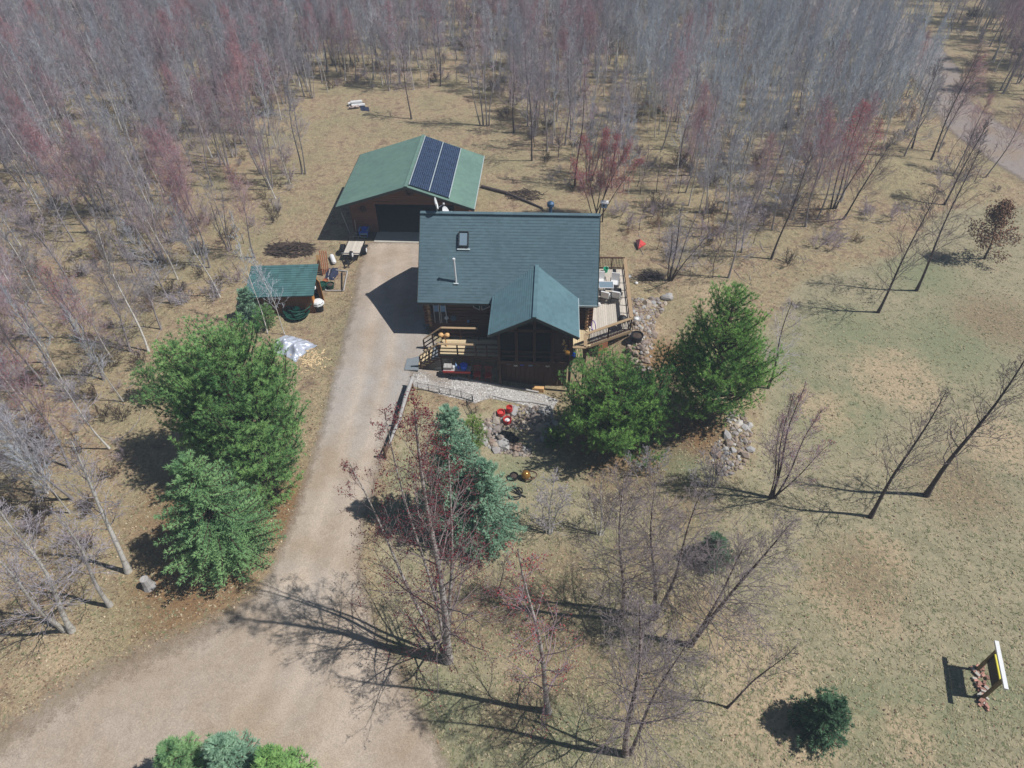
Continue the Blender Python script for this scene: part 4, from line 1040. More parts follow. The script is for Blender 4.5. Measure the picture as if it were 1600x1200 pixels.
fr = MB()
for x in (3.47, 4.43):
    for y in (38.9, 39.6): fr.tube([(x, y, Z), (x, y, Z + .7)], .025, 6)
for a, b in (((3.45, 38.88), (4.45, 38.88)), ((4.45, 38.88), (4.45, 39.62)), ((4.45, 39.62), (3.45, 39.62)), ((3.45, 39.62), (3.45, 38.88))): fr.tube([(*a, Z + .72), (*b, Z + .72)], .025, 6)
fr.build('frame', M['white'], t)
one('footstool', MB().box((4.75, 39.15, Z + .3), (.62, .5, .08)).box((4.5, 39.15, Z + .13), (.05, .45, .26)).box((5.0, 39.15, Z + .13), (.05, .45, .26)), M['black'], 'dark square footstool between the white deck chairs', 'stool')
one('white_crock', MB().lathe((3.45, 37.75, Z), [(.1, 0), (.14, .12), (.1, .24)], 10), M['white'], 'small white crock on the deck by the roof edge', 'crock')
bq = MB().lathe((4.1, 41.85, Z), [(.13, 0), (.19, .3), (.2, .32), (.17, .32), (.12, .04)], 12)
t = thing('green_bucket', (4.1, 41.85, Z), 'teal bucket on the deck against the rear railing', 'bucket')
bq.build('body', M['teal'], t); MB().tube([(4.1 + .19 * math.cos(a), 41.85, Z + .3 + .2 * math.sin(a)) for a in np.linspace(0, math.pi, 9)], .012, 5).build('handle', M['white'], t)
def grill():
    c = Vector((4.85, 35.35, Z)); t = thing('kettle_grill', c, 'black kettle grill on the deck behind the slanting railing', 'grill')
    MB().lathe(c + Vector((0, 0, .55)), [(.06, 0), (.24, .08), (.31, .25), (.31, .3), (.25, .42), (.1, .52)], 16).build('kettle', M['black'], t, smooth=True)
    for k in range(3):
        a = 2.1 * k + .5; MB().tube([c + Vector((.34 * math.cos(a), .34 * math.sin(a), 0)), c + Vector((.14 * math.cos(a), .14 * math.sin(a), .62))], .02, 6).build('leg', M['steel'], t)
    MB().box(c + Vector((0, 0, 1.1)), (.14, .04, .04)).build('handle', M['brownrail'], t)
grill()
pts = [Vector((2.98 + .04 * math.cos(a), 35.05 + .02, Z + .42)) + Vector((.1 * math.cos(a), -.28 * math.cos(a), .38 * math.sin(a))) for a in np.linspace(0, 6.28, 24)]
one('purple_hoop', MB().tube(pts, .03, 6), M['purple'], 'purple hoop leaning on the log ends at the deck corner', 'hoop')
def hanging(c, label, parts, cat, name):
    t = thing(name, c, label, cat)
    for nm, mb, m in parts: mb.build(nm, m, t)
c = at(873, 528, 2.6); c = Vector((1.05, 31.75, 2.75))
mb = MB(); r = random.Random(4)
for i in range(6): mb.lathe(c + Vector((r.uniform(-.12, .12), r.uniform(-.06, .06), .35 - .16 * i)), [(.02, -.07), (.08, -.02), (.06, .05), (.02, .08)], 7)
hanging(c, 'ivory shell wind chime hanging at the porch right corner', [('shells', mb, M['palewood']), ('cord', MB().tube([c + Vector((0, 0, .45)), c + Vector((0, 0, .8))], .012, 5), M['black'])], 'wind chime', 'wind_chime')
c = Vector((1.25, 31.72, 1.95))
one('gold_pot', MB().lathe(c, [(.06, 0), (.15, .1), (.15, .22), (.1, .26)], 12), M['amber'], 'golden brown hanging pot at the porch right corner', 'pot')
c = Vector((1.56, 31.98, 1.7))
one('blue_pinwheel', MB().prism([c, c + Vector((.2, 0, .12)), c + Vector((.05, 0, .22))], (0, -.03, 0)).prism([c, c + Vector((-.12, 0, .2)), c + Vector((-.2, 0, .05))], (0, -.03, 0)).prism([c, c + Vector((-.2, 0, -.12)), c + Vector((-.05, 0, -.22))], (0, -.03, 0)).prism([c, c + Vector((.12, 0, -.2)), c + Vector((.2, 0, -.05))], (0, -.03, 0)), M['blue'], 'bright blue pinwheel at the landing railing corner', 'pinwheel')
c = Vector((-6.62, 33.35, Z))
mb = MB().tube([c + Vector((.12, -.2, 0)), c + Vector((.08, 0, .3)), c + Vector((-.03, .05, .6))], [.06, .05, .05], 8)
for s in (-1, 1): mb.lathe(c + Vector((s * .2 - .03, .06, .72)), [(.05, -.14), (.16, -.06), (.16, .06), (.05, .14)], 10)
mb.tube([c + Vector((-.2, .06, .7)), c + Vector((.15, .06, .7))], .06, 7)
one('carved_ornament', mb, M['palewood'], 'pale carved wooden ornament with two round ends, at the top of the steps', 'ornament')
c = Vector((-6.7, 35.2, 1.75))
one('hanging_lantern', MB().lathe(c, [(.05, 0), (.15, .06), (.12, .16), (.03, .22)], 10).tube([c + Vector((0, 0, .2)), c + Vector((0, 0, .7))], .015, 5), M['white'], 'small white bell shaped lantern hanging on the log wall by the door', 'lantern')
one('round_plaque', MB().tube([(-6.3, WYF - .03, 1.62), (-6.3, WYF - .07, 1.62)], .22, 14), M['bluesteel'], 'round bluish plaque on the log wall right of the white lantern', 'plaque')
one('wall_ball', MB().lathe((-5.3, WYF - .12, 1.45), [(.03, -.1), (.1, -.04), (.1, .04), (.03, .1)], 9), M['bluelt'], 'small pale ball ornament on the log wall above the walkway', 'ornament')

G5 = hz(-5.75, 31.95)
t = thing('potting_bench', (-5.75, 31.95, G5), 'potting bench with a red front edge below the walkway', 'bench')
MB().box((-5.75, 32.0, G5 + .72), (1.75, .55, .05)).build('top', M['oldwood'], t)
MB().box((-5.75, 31.71, G5 + .68), (1.78, .04, .16)).build('front_board', M['red'], t)
for xx in (-6.5, -5.0):
    for yy in (31.8, 32.2): MB().box((xx, yy, G5 + .34), (.08, .08, .7)).build('leg', M['wood_dark'], t)
Bz = G5 + .745
one('pale_crate', MB().box((-6.35, 32.0, Bz + .12), (.5, .4, .22)), M['oldwood'], 'pale wooden crate at the left end of the potting bench', 'crate')
one('blue_bin', MB().lathe((-5.3, 32.0, Bz), [(.2, 0), (.24, .32), (.26, .34), (.1, .4)], 12), M['blue'], 'dark blue lidded bin at the right end of the potting bench', 'bin')
for i, (dx, hgt, mt, lb) in enumerate(((-5.98, .3, 'white', 'white jug next to the crate on the potting bench'), (-5.82, .4, 'bluelt', 'tall pale blue bottle in the middle of the potting bench'), (-5.64, .28, 'blue', 'short blue bottle next to the lidded bin on the bench'))):
    one('bottle', MB().lathe((dx, 31.95 + .1 * (i % 2), Bz), [(.07, 0), (.08, hgt * .6), (.03, hgt * .8), (.03, hgt)], 9), M[mt], lb, 'bottle', 'bottles on the potting bench')
def red_chair(x, y, label):
    c = Vector((x, y, hz(x, y))); t = thing('red_chair', c, label, 'chair', 'red metal chairs below the porch')
    MB().lathe(c + Vector((0, 0, .42)), [(.2, 0), (.25, .02), (.25, .05), (.1, .06)], 12).build('seat', M['red'], t)
    for k in range(5):
        a = -.5 + .25 * k; MB().tube([c + Vector((.22 * math.sin(a * 1.6), .2, .45)), c + Vector((.3 * math.sin(a * 1.6), .32, .92))], .014, 5).build('back_rod', M['red'], t)
    MB().tube([c + Vector((.3 * math.sin(a), .3, .9 + .05 * math.cos(a * 2))) for a in np.linspace(-1.1, 1.1, 9)], .018, 5).build('top_rail', M['red'], t)
    for sx_ in (-1, 1):
        for sy_ in (-1, 1): MB().tube([c + Vector((sx_ * .15, sy_ * .15, .42)), c + Vector((sx_ * .21, sy_ * .21, 0))], .016, 5).build('leg', M['red'], t)
q = gp(746, 592); red_chair(q.x, q.y, 'red metal chair below the porch, next to the potting bench')
q = gp(763, 594); red_chair(q.x, q.y, 'red metal chair below the porch, next to the corner post')
q = gp(735, 588)
tub(Vector((q.x, q.y, hz(q.x, q.y))), .18, .3, M['bluesteel'], 'small blue-green pot between potting bench and red chairs', 'pot', 'garden_pot')
q = gp(984, 536)
tub(Vector((5.85, 34.75, hz(5.85, 34.75) - .05)), .4, .5, M['black'], 'large black planter pot standing on the stones by the deck corner', 'pot', 'black_pot', fill=M['stick'])
q = gp(993, 508)
one('white_solar_light', MB().tube([q, q + Vector((0, 0, .5))], .03, 6).lathe(q + Vector((0, 0, .5)), [(.06, 0), (.17, .05), (.15, .1), (.05, .14)], 10), M['white'], 'white capped garden light standing among the stones by the deck', 'garden light')

# path edging: weathered timbers along the patio
def edging(pts, label, seed):
    P_ = [gp(*p, .05) for p in pts]; t = thing('timber_edging', P_[0], label, 'edging')
    for a, b in zip(P_[:-1], P_[1:]): MB().beam(a, a.lerp(b, .985), .12, .12).build('timber', M['oldwood'], t)
edging([(714, 589), (735, 595), (762, 600), (790, 605), (815, 609), (842, 614)], 'line of pale weathered timbers between patio and gravel path', 1)
edging([(770, 619), (800, 627), (830, 629), (858, 634)], 'dark low timber edge between gravel path and grass', 2)
q = gp(686, 579)
one('paving_slab', MB().box(gp(683, 577, .04), (.75, .35, .08), rz=-.25), M['concrete'], 'pale concrete paver between the front slab and the potting bench', 'paver')
one('stone_block', MB().box(gp(841, 610, .15), (.75, .35, .35), rz=-.1), M['palewood'], 'tan block at the end of the patio under the pine', 'block')
m = MB(); r = random.Random(21); tones = []
Vp, Fp, Tn = [], [], []
for i in range(3200):
    for _ in range(20):
        px_, py_ = r.uniform(644, 872), r.uniform(572, 642); p = gp(px_, py_, .015)
        if inpoly(p.x, p.y, PATH): break
    else: continue
    s = r.uniform(.03, .075); o = len(Vp); a = r.uniform(0, 6.28); ca, sa = math.cos(a) * s, math.sin(a) * s * .75
    Vp += [(p.x + ca, p.y + sa, p.z), (p.x - sa, p.y + ca, p.z), (p.x - ca, p.y - sa, p.z), (p.x + sa, p.y - ca, p.z), (p.x, p.y, p.z + s * .7)]; tn = r.random(); Tn += [tn] * 5
    Fp += [(o, o + 1, o + 4), (o + 1, o + 2, o + 4), (o + 2, o + 3, o + 4), (o + 3, o, o + 4)]
tag(np_mesh('path_pebbles', Vp, Fp, M['pebble'], tone=Tn), kind='stuff')

# low black wire fence and the silvered rail fence
def wire_fence(pts, label, h=.62):
    P_ = [gp(*p) for p in pts]; t = thing('wire_fence', P_[0], label, 'fence')
    for p in P_: MB().tube([p, p + Vector((0, 0, h))], .022, 5).build('post', M['black'], t)
    for a, b in zip(P_[:-1], P_[1:]):
        for z in (.06, h - .04): MB().tube([a + Vector((0, 0, z)), b + Vector((0, 0, z))], .014, 4).build('rail', M['black'], t)
        w = MB(); n = 9
        for i in range(1, n): w.tube([a.lerp(b, i / n) + Vector((0, 0, .06)), a.lerp(b, i / n) + Vector((0, 0, h - .04))], .005, 3, caps=False)
        for k in range(1, 4): w.tube([a + Vector((0, 0, h * k / 4)), b + Vector((0, 0, h * k / 4))], .005, 3, caps=False)
        tag(w.build('wire_mesh', M['black'], t), kind='stuff')
wire_fence([(653, 609), (670, 611), (687, 615), (704, 618), (721, 622), (738, 627)], 'low black wire fence along the edge of the gravel path')
wire_fence([(739, 628), (729, 634), (737, 650), (744, 645)], 'black wire gate panels folded back at the end of the low fence', .55)
def rail_fence():
    A, B, C_ = gp(645, 606), gp(625, 668), gp(603, 716)
    t = thing('rail_fence', B, 'old rail fence of silvered logs and brown rails beside the driveway', 'fence')
    for p in (A, B, C_): MB().tube([p, p + Vector((0, 0, 1.0))], .07, 7).build('post', M['brownrail'], t)
    up = lambda p, z, dx=0: p + Vector((dx, 0, z))
    MB().tube([up(A, .9, .08), up(A.lerp(B, .5), .92, .06), up(B, .86, .1)], [.13, .12, .09], 8).build('silver_log', M['oldwood'], t)
    MB().tube([up(B, .8, .12), up(B.lerp(C_, .45), .78, .1), up(B.lerp(C_, .8), .7, .14)], [.1, .09, .05], 8).build('silver_log', M['oldwood'], t)
    for a, b in ((A, B), (B, C_)):
        for z in (.35, .62): MB().tube([up(a, z), up(b, z)], .055, 6).build('rail', M['brownrail'], t)
rail_fence()

# ================================================================== STONES
def rock_meshes():
    out = []
    for k in range(9):
        r = random.Random(100 + k); bm = __import__('bmesh').new(); __import__('bmesh').ops.create_icosphere(bm, subdivisions=1 if k < 6 else 2, radius=1)
        for v in bm.verts:
            n = v.co.normalized(); v.co = v.co * (1 + .22 * math.sin(3 * n.x + k) * math.cos(2.3 * n.y - k) + r.uniform(-.1, .1))
        me = bpy.data.meshes.new('stone'); bm.to_mesh(me); bm.free(); me.materials.append(M['stone']); out.append(me)
    return out
ROCKS = rock_meshes()
def stone_bed(name, poly, n, lo, hi, label, seed, mind=.3, cat='stone bed'):
    r = random.Random(seed); W = [tuple(gp(*p).xy) for p in poly]; cx = sum(w[0] for w in W) / len(W); cy = sum(w[1] for w in W) / len(W)
    t = thing(name, (cx, cy, hz(cx, cy)), label, cat); placed = []; tries = 0
    xs = [w[0] for w in W]; ys = [w[1] for w in W]
    while len(placed) < n and tries < n * 60:
        tries += 1; x, y = r.uniform(min(xs), max(xs)), r.uniform(min(ys), max(ys))
        if not inpoly(x, y, W): continue
        s = lo + (hi - lo) * r.random() ** 2.2
        if any((x - a) ** 2 + (y - b) ** 2 < (mind * (s + c) * 1.75) ** 2 for a, b, c in placed): continue
        placed.append((x, y, s)); o = bpy.data.objects.new('stone', r.choice(ROCKS)); COL.objects.link(o); o.parent = t
        o.location = Vector((x, y, hz(x, y) + s * .10)) - WLOC[t.name]; o.rotation_euler = (r.uniform(-.4, .4), r.uniform(-.4, .4), r.uniform(0, 6.28)); o.scale = (s * r.uniform(.85, 1.3), s * r.uniform(.75, 1.05), s * r.uniform(.5, .8))
    return len(placed)
n1 = stone_bed('stone_bank', [(986, 466), (1015, 470), (1034, 462), (1046, 464), (1036, 482), (1024, 505), (1022, 530), (1018, 565), (1018, 610), (995, 600), (980, 570), (982, 530), (990, 500)], 185, .11, .40, 'bank of grey and tan fieldstones sloping down beside the deck', 31, .36)
n2 = stone_bed('stone_bed', [(1135, 646), (1150, 642), (1166, 650), (1174, 675), (1172, 705), (1160, 730), (1140, 745), (1118, 740), (1108, 720), (1112, 700), (1122, 690), (1138, 672)], 115, .10, .42, 'rounded bed of pale stones below the tall pine on the lawn', 32, .36)
n3 = stone_bed('rock_garden', [(742, 676), (752, 660), (768, 652), (780, 644), (800, 634), (836, 636), (866, 642), (872, 662), (860, 684), (840, 690), (822, 672), (800, 668), (776, 674), (790, 694), (826, 700), (832, 714), (800, 712), (772, 706), (756, 694)], 190, .12, .44, 'ring of mixed stones round the shaded garden pond', 33, .36)
for i, (px_, py_, s, lb) in enumerate(((848, 645, .36, 'round pale grey boulder at the right end of the rock garden'), (858, 642, .34, 'white flat boulder next to the pine at the rock garden'), (786, 697, .42, 'broad grey boulder at the near side of the pond'), (868, 664, .2, 'small white stone in the shade of the pine'), (750, 690, .16, 'small white stone beside the blue-green spruce'), (1043, 466, .42, 'largest pale boulder at the top of the stone bank'))):
    r = random.Random(i); p = gp(px_, py_); o = bpy.data.objects.new('boulder', ROCKS[6 + i % 3].copy()); o.data.materials[0] = M['oldwood'] if i in (0, 1, 5) else M['concrete'] if i in (3, 4) else M['stone']; COL.objects.link(o); o.location = p + Vector((0, 0, s * .3)); o.scale = (s * 1.1, s * .85, s * .65); o.rotation_euler = (0, 0, r.uniform(0, 6)); tag(o, lb, 'boulder', 'boulders of the rock garden')
# pond: dark water between the stones
wp = [gp(*p, .03) for p in ((768, 678), (782, 672), (800, 676), (812, 686), (806, 694), (788, 692), (772, 688))]
t_ = NT('pond_water'); t_.col((.012, .014, .016)); t_.rough(.12, .5); M['water'] = t_.m
tag(MB().prism(wp, (0, 0, .015)).build('pond_water', M['water']), kind='structure')
def red_pot(px_, py_, r_, h_, label, fill):
    c = gp(px_, py_); t = thing('red_pot', c, label, 'pot', 'red pots on the rock garden')
    MB().lathe(c, [(r_ * .6, 0), (r_, h_ * .5), (r_ * .9, h_), (r_ * .98, h_ + .04), (r_ * .78, h_ + .04), (r_ * .7, h_ - .1)], 14).build('body', M['red'], t)
    MB().lathe(c + Vector((0, 0, h_ - .12)), [(r_ * .72, 0), (r_ * .6, .06), (r_ * .1, .08)], 10).build('contents', fill, t)
red_pot(783, 649, .26, .32, 'round red pot on the rock garden, nearest the driveway', M['redfade'])
red_pot(796, 645, .21, .5, 'tall narrow red pot with a hollow top on the rock garden', M['red'])
red_pot(793, 661, .28, .34, 'widest red pot, with pale pebbles in its top, nearest the pond', M['white'])
c = gp(803, 748)
tub(c, .24, .3, M['black'], 'black pot on the grass beside the amber globe', 'pot', 'black_pot', fill=M['stick'])
def globe():
    c = gp(823, 748); t = thing('gazing_globe', c, 'shiny amber globe in a bronze ring stand on the grass', 'garden ornament')
    MB().lathe(c + Vector((-.05, 0, .35)), [(.04, -.28), (.2, -.2), (.28, 0), (.2, .2), (.04, .28)], 16).build('globe', M['amber'], t, smooth=True)
    MB().tube([c + Vector((.15 + .42 * math.cos(a), .3 * math.sin(a), .3 + .1 * math.cos(a))) for a in np.linspace(0, 6.28, 20)], .045, 6).build('ring', M['brownrail'], t)
    for a in (0, 2.1, 4.2): MB().tube([c + Vector((.1 + .25 * math.cos(a), .2 * math.sin(a), .2)), c + Vector((.1 + .35 * math.cos(a), .3 * math.sin(a), 0))], .025, 5).build('leg', M['amber'], t)
globe()
def hose_ring():
    c = gp(801, 771); r = random.Random(9); pts = []
    for i in range(46):
        a = i * .33; R = .52 - .1 * (i // 19) + .06 * math.sin(a * 2.7); pts.append(c + Vector((R * math.cos(a), R * .85 * math.sin(a), .05 + .03 * (i // 19) + .05 * max(0, math.sin(a * 3)))))
    pts.append(c + Vector((.75, -.25, .04)))
    one('black_hose', MB().tube(pts, .04, 6), M['black'], 'loose coil of black hose lying on the lawn beside the spruce', 'hose', smooth=True)
hose_ring()
MB  # -- sign board on the lawn
def sign():
    A, B = Vector((19.44, 14.09, hz(19.44, 14.09))), Vector((19.13, 12.85, hz(19.13, 12.85))); d = (B - A).normalized()
    t = thing('sign_board', (A + B) / 2, 'two-post wooden sign with white cap board and dark yellow-edged panel on the lawn', 'sign')
    for p in (A, B): MB().box((p.x, p.y, p.z + .95), (.11, .11, 1.9), rz=math.atan2(d.y, d.x)).build('post', M['post'], t)
    top = 1.95; a = A - d * .42 + Vector((.02, 0, top)); b = B + d * .42 + Vector((.02, 0, top))
    MB().beam(a, b, .16, .1).build('cap_board', M['white'], t)
    MB().prism([A + d * .06 + Vector((0, 0, .95)), B - d * .06 + Vector((0, 0, .95)), B - d * .06 + Vector((0, 0, 1.66)), A + d * .06 + Vector((0, 0, 1.66))], (.05, 0, 0)).build('panel', M['signface'], t)
    MB().beam(A + d * .06 + Vector((.02, 0, 1.69)), B - d * .06 + Vector((.02, 0, 1.69)), .08, .06).build('panel_edge', M['yellow'], t)
    r = random.Random(2); q = thing('brick_heap', (A + B) / 2, 'heap of old bricks and rubble between the sign posts', 'bricks')
    for i in range(46):
        f = r.uniform(-.12, 1.28); p = A.lerp(B, f) + Vector((r.gauss(.05, .13), r.gauss(0, .1), r.uniform(.04, .16)))
        MB().box(p, (r.uniform(.14, .24), r.uniform(.09, .13), .08), r.uniform(0, 3), rx=r.uniform(-.4, .4)).build('brick', M['concrete'] if i % 5 == 0 else M['brick'], q)
sign()

# ================================================================== TREES
def vnorm(v):
    l = math.sqrt(v[0] * v[0] + v[1] * v[1] + v[2] * v[2]) or 1; return (v[0] / l, v[1] / l, v[2] / l)
def cross(a, b): return (a[1] * b[2] - a[2] * b[1], a[2] * b[0] - a[0] * b[2], a[0] * b[1] - a[1] * b[0])
def turn(d, ang, az):                       # direction at angle ang from d, azimuth az round it
    r = (0, 0, 1) if abs(d[2]) < .9 else (1, 0, 0)
    u = vnorm(cross(d, r)); w = cross(d, u); c, s = math.cos(ang), math.sin(ang); ca, sa = math.cos(az) * s, math.sin(az) * s
    return (d[0] * c + u[0] * ca + w[0] * sa, d[1] * c + u[1] * ca + w[1] * sa, d[2] * c + u[2] * ca + w[2] * sa)

class Bare:
    """a leafless tree: trunk polylines plus branch pieces"""
    def __init__(s, seed, **k):
        s.r = random.Random(seed); s.seg = []; s.tips = []; s.trunks = []
        s.p = dict(wob=.16, up=.10, ang=(.7, 1.0), n2=5, n3=4, l2=.5, l3=.45, tw=.007, maxl=3); s.p.update(k)
    def grow(s, p, d, L, r0, lvl):
        P = s.p; R = s.r; ns = 4 if lvl == 1 else 3 if lvl == 2 else 2; st = L / ns; pts = [p]; r1 = max(P['tw'], r0 * .25)
        for i in range(ns):
            g = R.gauss; w = P['wob'] * (1 if lvl < 3 else 1.3)
            d = vnorm((d[0] + g(0, w), d[1] + g(0, w), d[2] + g(0, w) + P['up']))
            q = (p[0] + d[0] * st, p[1] + d[1] * st, p[2] + d[2] * st)
            s.seg.append((p, q, r0 + (r1 - r0) * i / ns, r0 + (r1 - r0) * (i + 1) / ns)); p = q; pts.append(p)
        if lvl >= P['maxl']: s.tips.append((p, d)); return
        if lvl == P['maxl'] - 1: s.tips.append((p, d))
        n = P['n2'] if lvl == 1 else P['n3']; lr = P['l2'] if lvl == 1 else P['l3']
        for k in range(n):
            t = .2 + .8 * (k + R.random()) / n; f = t * ns; i = min(ns - 1, int(f)); a, b = pts[i], pts[i + 1]; f -= i
            o = (a[0] + (b[0] - a[0]) * f, a[1] + (b[1] - a[1]) * f, a[2] + (b[2] - a[2]) * f); dd = vnorm((b[0] - a[0], b[1] - a[1], b[2] - a[2]))
            s.grow(o, turn(dd, R.uniform(*P['ang']) * .85, R.uniform(0, 6.28)), L * lr * (1.15 - .6 * t) * R.uniform(.75, 1.25), max(P['tw'], r0 * (1 - .7 * t) * .6), lvl + 1)
    def trunk(s, base, top, r, f0, n1, spread, a0=1.2, a1=.45, wob=.03, prof=None, topr=.15, r1=.3):
        R = s.r; n = 10; H = top[2] - base[2]; pts = []; ph = R.uniform(0, 6.28); ph2 = R.uniform(0, 6.28)
        for i in range(n + 1):
            t = i / n; w = wob * H * math.sin(math.pi * t)
            pts.append((base[0] + (top[0] - base[0]) * t + w * math.sin(ph + 4 * t), base[1] + (top[1] - base[1]) * t + w * math.sin(ph2 + 3.4 * t), base[2] + H * t))
        rs = [r * (1 - (1 - topr) * (i / n) ** .9) * (1.4 if i == 0 else 1) for i in range(n + 1)]
        s.trunks.append((pts, rs)); az = R.uniform(0, 6.28)
        for k in range(n1):
            t = f0 + (.99 - f0) * (k + R.random() * .9) / n1; f = t * n; i = min(n - 1, int(f)); a, b = pts[i], pts[i + 1]; f -= i
            o = (a[0] + (b[0] - a[0]) * f, a[1] + (b[1] - a[1]) * f, a[2] + (b[2] - a[2]) * f); u = (t - f0) / (1 - f0)
            pr_ = prof(u) if prof else (.45 + .55 * math.sin(math.pi * min(1, .25 + u * .75))) * (1 - .55 * u)
            az += 2.4 + R.gauss(0, .5); ang = a0 + (a1 - a0) * u
            dd = vnorm((b[0] - a[0], b[1] - a[1], b[2] - a[2]))
            rr = rs[i] * r1 * R.uniform(.7, 1.2)
            s.grow(o, turn(dd, ang * R.uniform(.8, 1.15), az), spread * pr_ * R.uniform(.75, 1.25), max(.012, rr), 1)
        return s

def tube_np(chains, n):
    V, F = [], []
    for pts, rs in chains:
        o = len(V)
        for i, p in enumerate(pts):
            for k in range(n):
                t = 2 * math.pi * k / n; V.append((p[0] + rs[i] * math.cos(t), p[1] + rs[i] * math.sin(t), p[2]))
        for i in range(len(pts) - 1):
            for k in range(n):
                k2 = (k + 1) % n; F.append((o + i * n + k, o + i * n + k2, o + (i + 1) * n + k2, o + (i + 1) * n + k))
    return V, F
def seg_np(seg):
    A = np.array([s[0] for s in seg]); B = np.array([s[1] for s in seg]); r0 = np.array([s[2] for s in seg]); r1 = np.array([s[3] for s in seg])
    D = B - A; D /= np.linalg.norm(D, axis=1, keepdims=True) + 1e-9
    ref = np.where(np.abs(D[:, 2:3]) < .9, np.array([[0, 0, 1.]]), np.array([[1., 0, 0]])); U = np.cross(D, ref); U /= np.linalg.norm(U, axis=1, keepdims=True); W = np.cross(D, U)
    ring = []
    for P_, r in ((A, r0), (B, r1)):
        for k in range(3):
            t = 2 * math.pi * k / 3; ring.append(P_ + (U * math.cos(t) + W * math.sin(t)) * r[:, None])
    V = np.stack(ring, 1).reshape(-1, 3); o = np.arange(len(seg))[:, None] * 6
    F = np.stack([np.concatenate([o + k, o + (k + 1) % 3, o + 3 + (k + 1) % 3, o + 3 + k], 1) for k in range(3)], 1).reshape(-1, 4)
    return V, F
def buds_np(tips, size, per, rng, spread=.12):
    C = []
    for p, d in tips:
        for _ in range(per): C.append((p[0] + rng.gauss(0, spread) - d[0] * .1, p[1] + rng.gauss(0, spread) - d[1] * .1, p[2] + rng.gauss(0, spread) - d[2] * .1))
    C = np.array(C); n = len(C); rr = np.random.default_rng(rng.randrange(1 << 30))
    V = C[:, None, :] + rr.normal(0, 1, (n, 4, 3)) * size
    o = np.arange(n)[:, None] * 4
    F = np.concatenate([o + np.array([[0, 1, 2]]), o + np.array([[0, 2, 3]]), o + np.array([[0, 3, 1]]), o + np.array([[1, 3, 2]])], 1).reshape(-1, 3)
    return V.reshape(-1, 3), F

def bare_object(name, T, loc, label, cat, mats, group=None, buds=None, sides=7):
    t = thing(name, loc, label, cat, group)
    V, F = tube_np(T.trunks, sides); np_mesh('trunk', V, F, M[mats[0]], parent=t, smooth=True)
    V, F = seg_np(T.seg); np_mesh('crown', V, F, M[mats[1]], parent=t)
    if buds:
        V, F = buds_np(T.tips, buds[1], buds[2], T.r, buds[3] if len(buds) > 3 else .12); tag(np_mesh(buds[4] if len(buds) > 4 else 'buds', V, F, M[buds[0]], parent=t), kind='stuff')
    return t

def hero(name, base, top, h, label, mats, seed, r=.12, f0=.2, n1=30, spread=2.2, buds=None, a0=1.2, a1=.5, cat='tree', group=None, trunks=None, wob=.02, **k):
    B = gp(*base); Tp = at(*top, B.z + h); T = Bare(seed, **k); rel = Tp - B
    T.trunk((0, 0, -.1), tuple(rel), r, f0, n1, spread, a0, a1, wob)
    for (bx, tp, hh, r2, n2) in (trunks or []):
        t2 = at(*tp, B.z + hh) - B; T.trunk((bx, 0.02, -.1), tuple(t2), r2, f0, n2, spread * .85, a0, a1, wob)
    return bare_object(name, T, B, label, cat, mats, group, buds)

# the trees that can be told apart, by where they stand
hero('red_maple', (700, 1032), (648, 640), 16.0, 'tall red budding maple between driveway and lawn, with many limbs', ('bark_maple', 'twig_maple'), 1, .19, .07, 44, 4.1, ('bud_dark', .02, 4, .07), 1.15, .5, wob=.012, n2=6, n3=4, l2=.48, l3=.42, tw=.0055,
     trunks=[(.05, (700, 690), 14.0, .11, 14), (-.05, (545, 722), 11.0, .10, 14), (-.02, (600, 640), 13.5, .09, 12)])
hero('broken_maple', (857, 1112), (809, 858), 12.4, 'leaning maple with a snapped bare top and red twigs low down', ('bark_maple', 'twig_red'), 2, .135, .10, 26, 2.4, ('bud_haze', .022, 2, .10), 1.1, .8, wob=.012, n2=5, n3=4)
hero('river_birch', (970, 968), (976, 742), 10.6, 'straight slim birch, left stem of the lawn birches', ('bark_birch', 'twig_birch'), 3, .11, .2, 44, 2.8, None, 1.25, .55, group='birches on the front lawn', n2=8, n3=5, up=.03, tw=.006)
hero('river_birch', (1021, 966), (1024, 750), 10.2, 'forked birch of one upright and one leaning stem in the lawn middle', ('bark_birch', 'twig_birch'), 4, .11, .2, 42, 2.8, None, 1.25, .55, group='birches on the front lawn', trunks=[(.08, (1100, 760), 9.8, .10, 34)], n2=8, n3=5, up=.03, tw=.006)
hero('river_birch', (1078, 1008), (1232, 822), 9.2, 'birch leaning strongly to the right with two stems, near the small round spruce', ('bark_birch', 'twig_birch'), 5, .12, .2, 44, 3.0, None, 1.2, .55, group='birches on the front lawn', trunks=[(.1, (1165, 850), 8.4, .09, 30)], n2=8, n3=5, up=.04, tw=.006)
hero('river_birch', (978, 1178), (1000, 945), 12.0, 'nearest birch, at the bottom edge of the lawn, with pale peeling stem', ('bark_birch', 'twig_birch'), 6, .13, .22, 44, 2.7, None, 1.25, .6, group='birches on the front lawn', trunks=[(.15, (1085, 985), 9.4, .09, 30)], n2=8, n3=5, up=.04, tw=.006)
hero('slim_birch', (1135, 1106), (1242, 1012), 5.7, 'thin leaning young tree beside the bare sandy patch', ('bark_dark', 'twig_dark'), 7, .055, .35, 16, 1.5, None, .9, .4, n2=4, n3=3)
hero('lawn_shrub_tree', (1205, 778), (1258, 602), 8.2, 'many-stemmed bare tree with pinkish upright twigs on the right lawn', ('bark_dark', 'twig_mauve'), 8, .08, .18, 26, 2.0, ('bud_red', .014, 1, .05), .55, .35, trunks=[(.1, (1240, 615), 7.6, .06, 20), (.18, (1285, 640), 7.6, .06, 20), (.1, (1300, 690), 6.4, .05, 16), (-.1, (1225, 650), 6.6, .05, 14)], n2=6, n3=4, tw=.006)
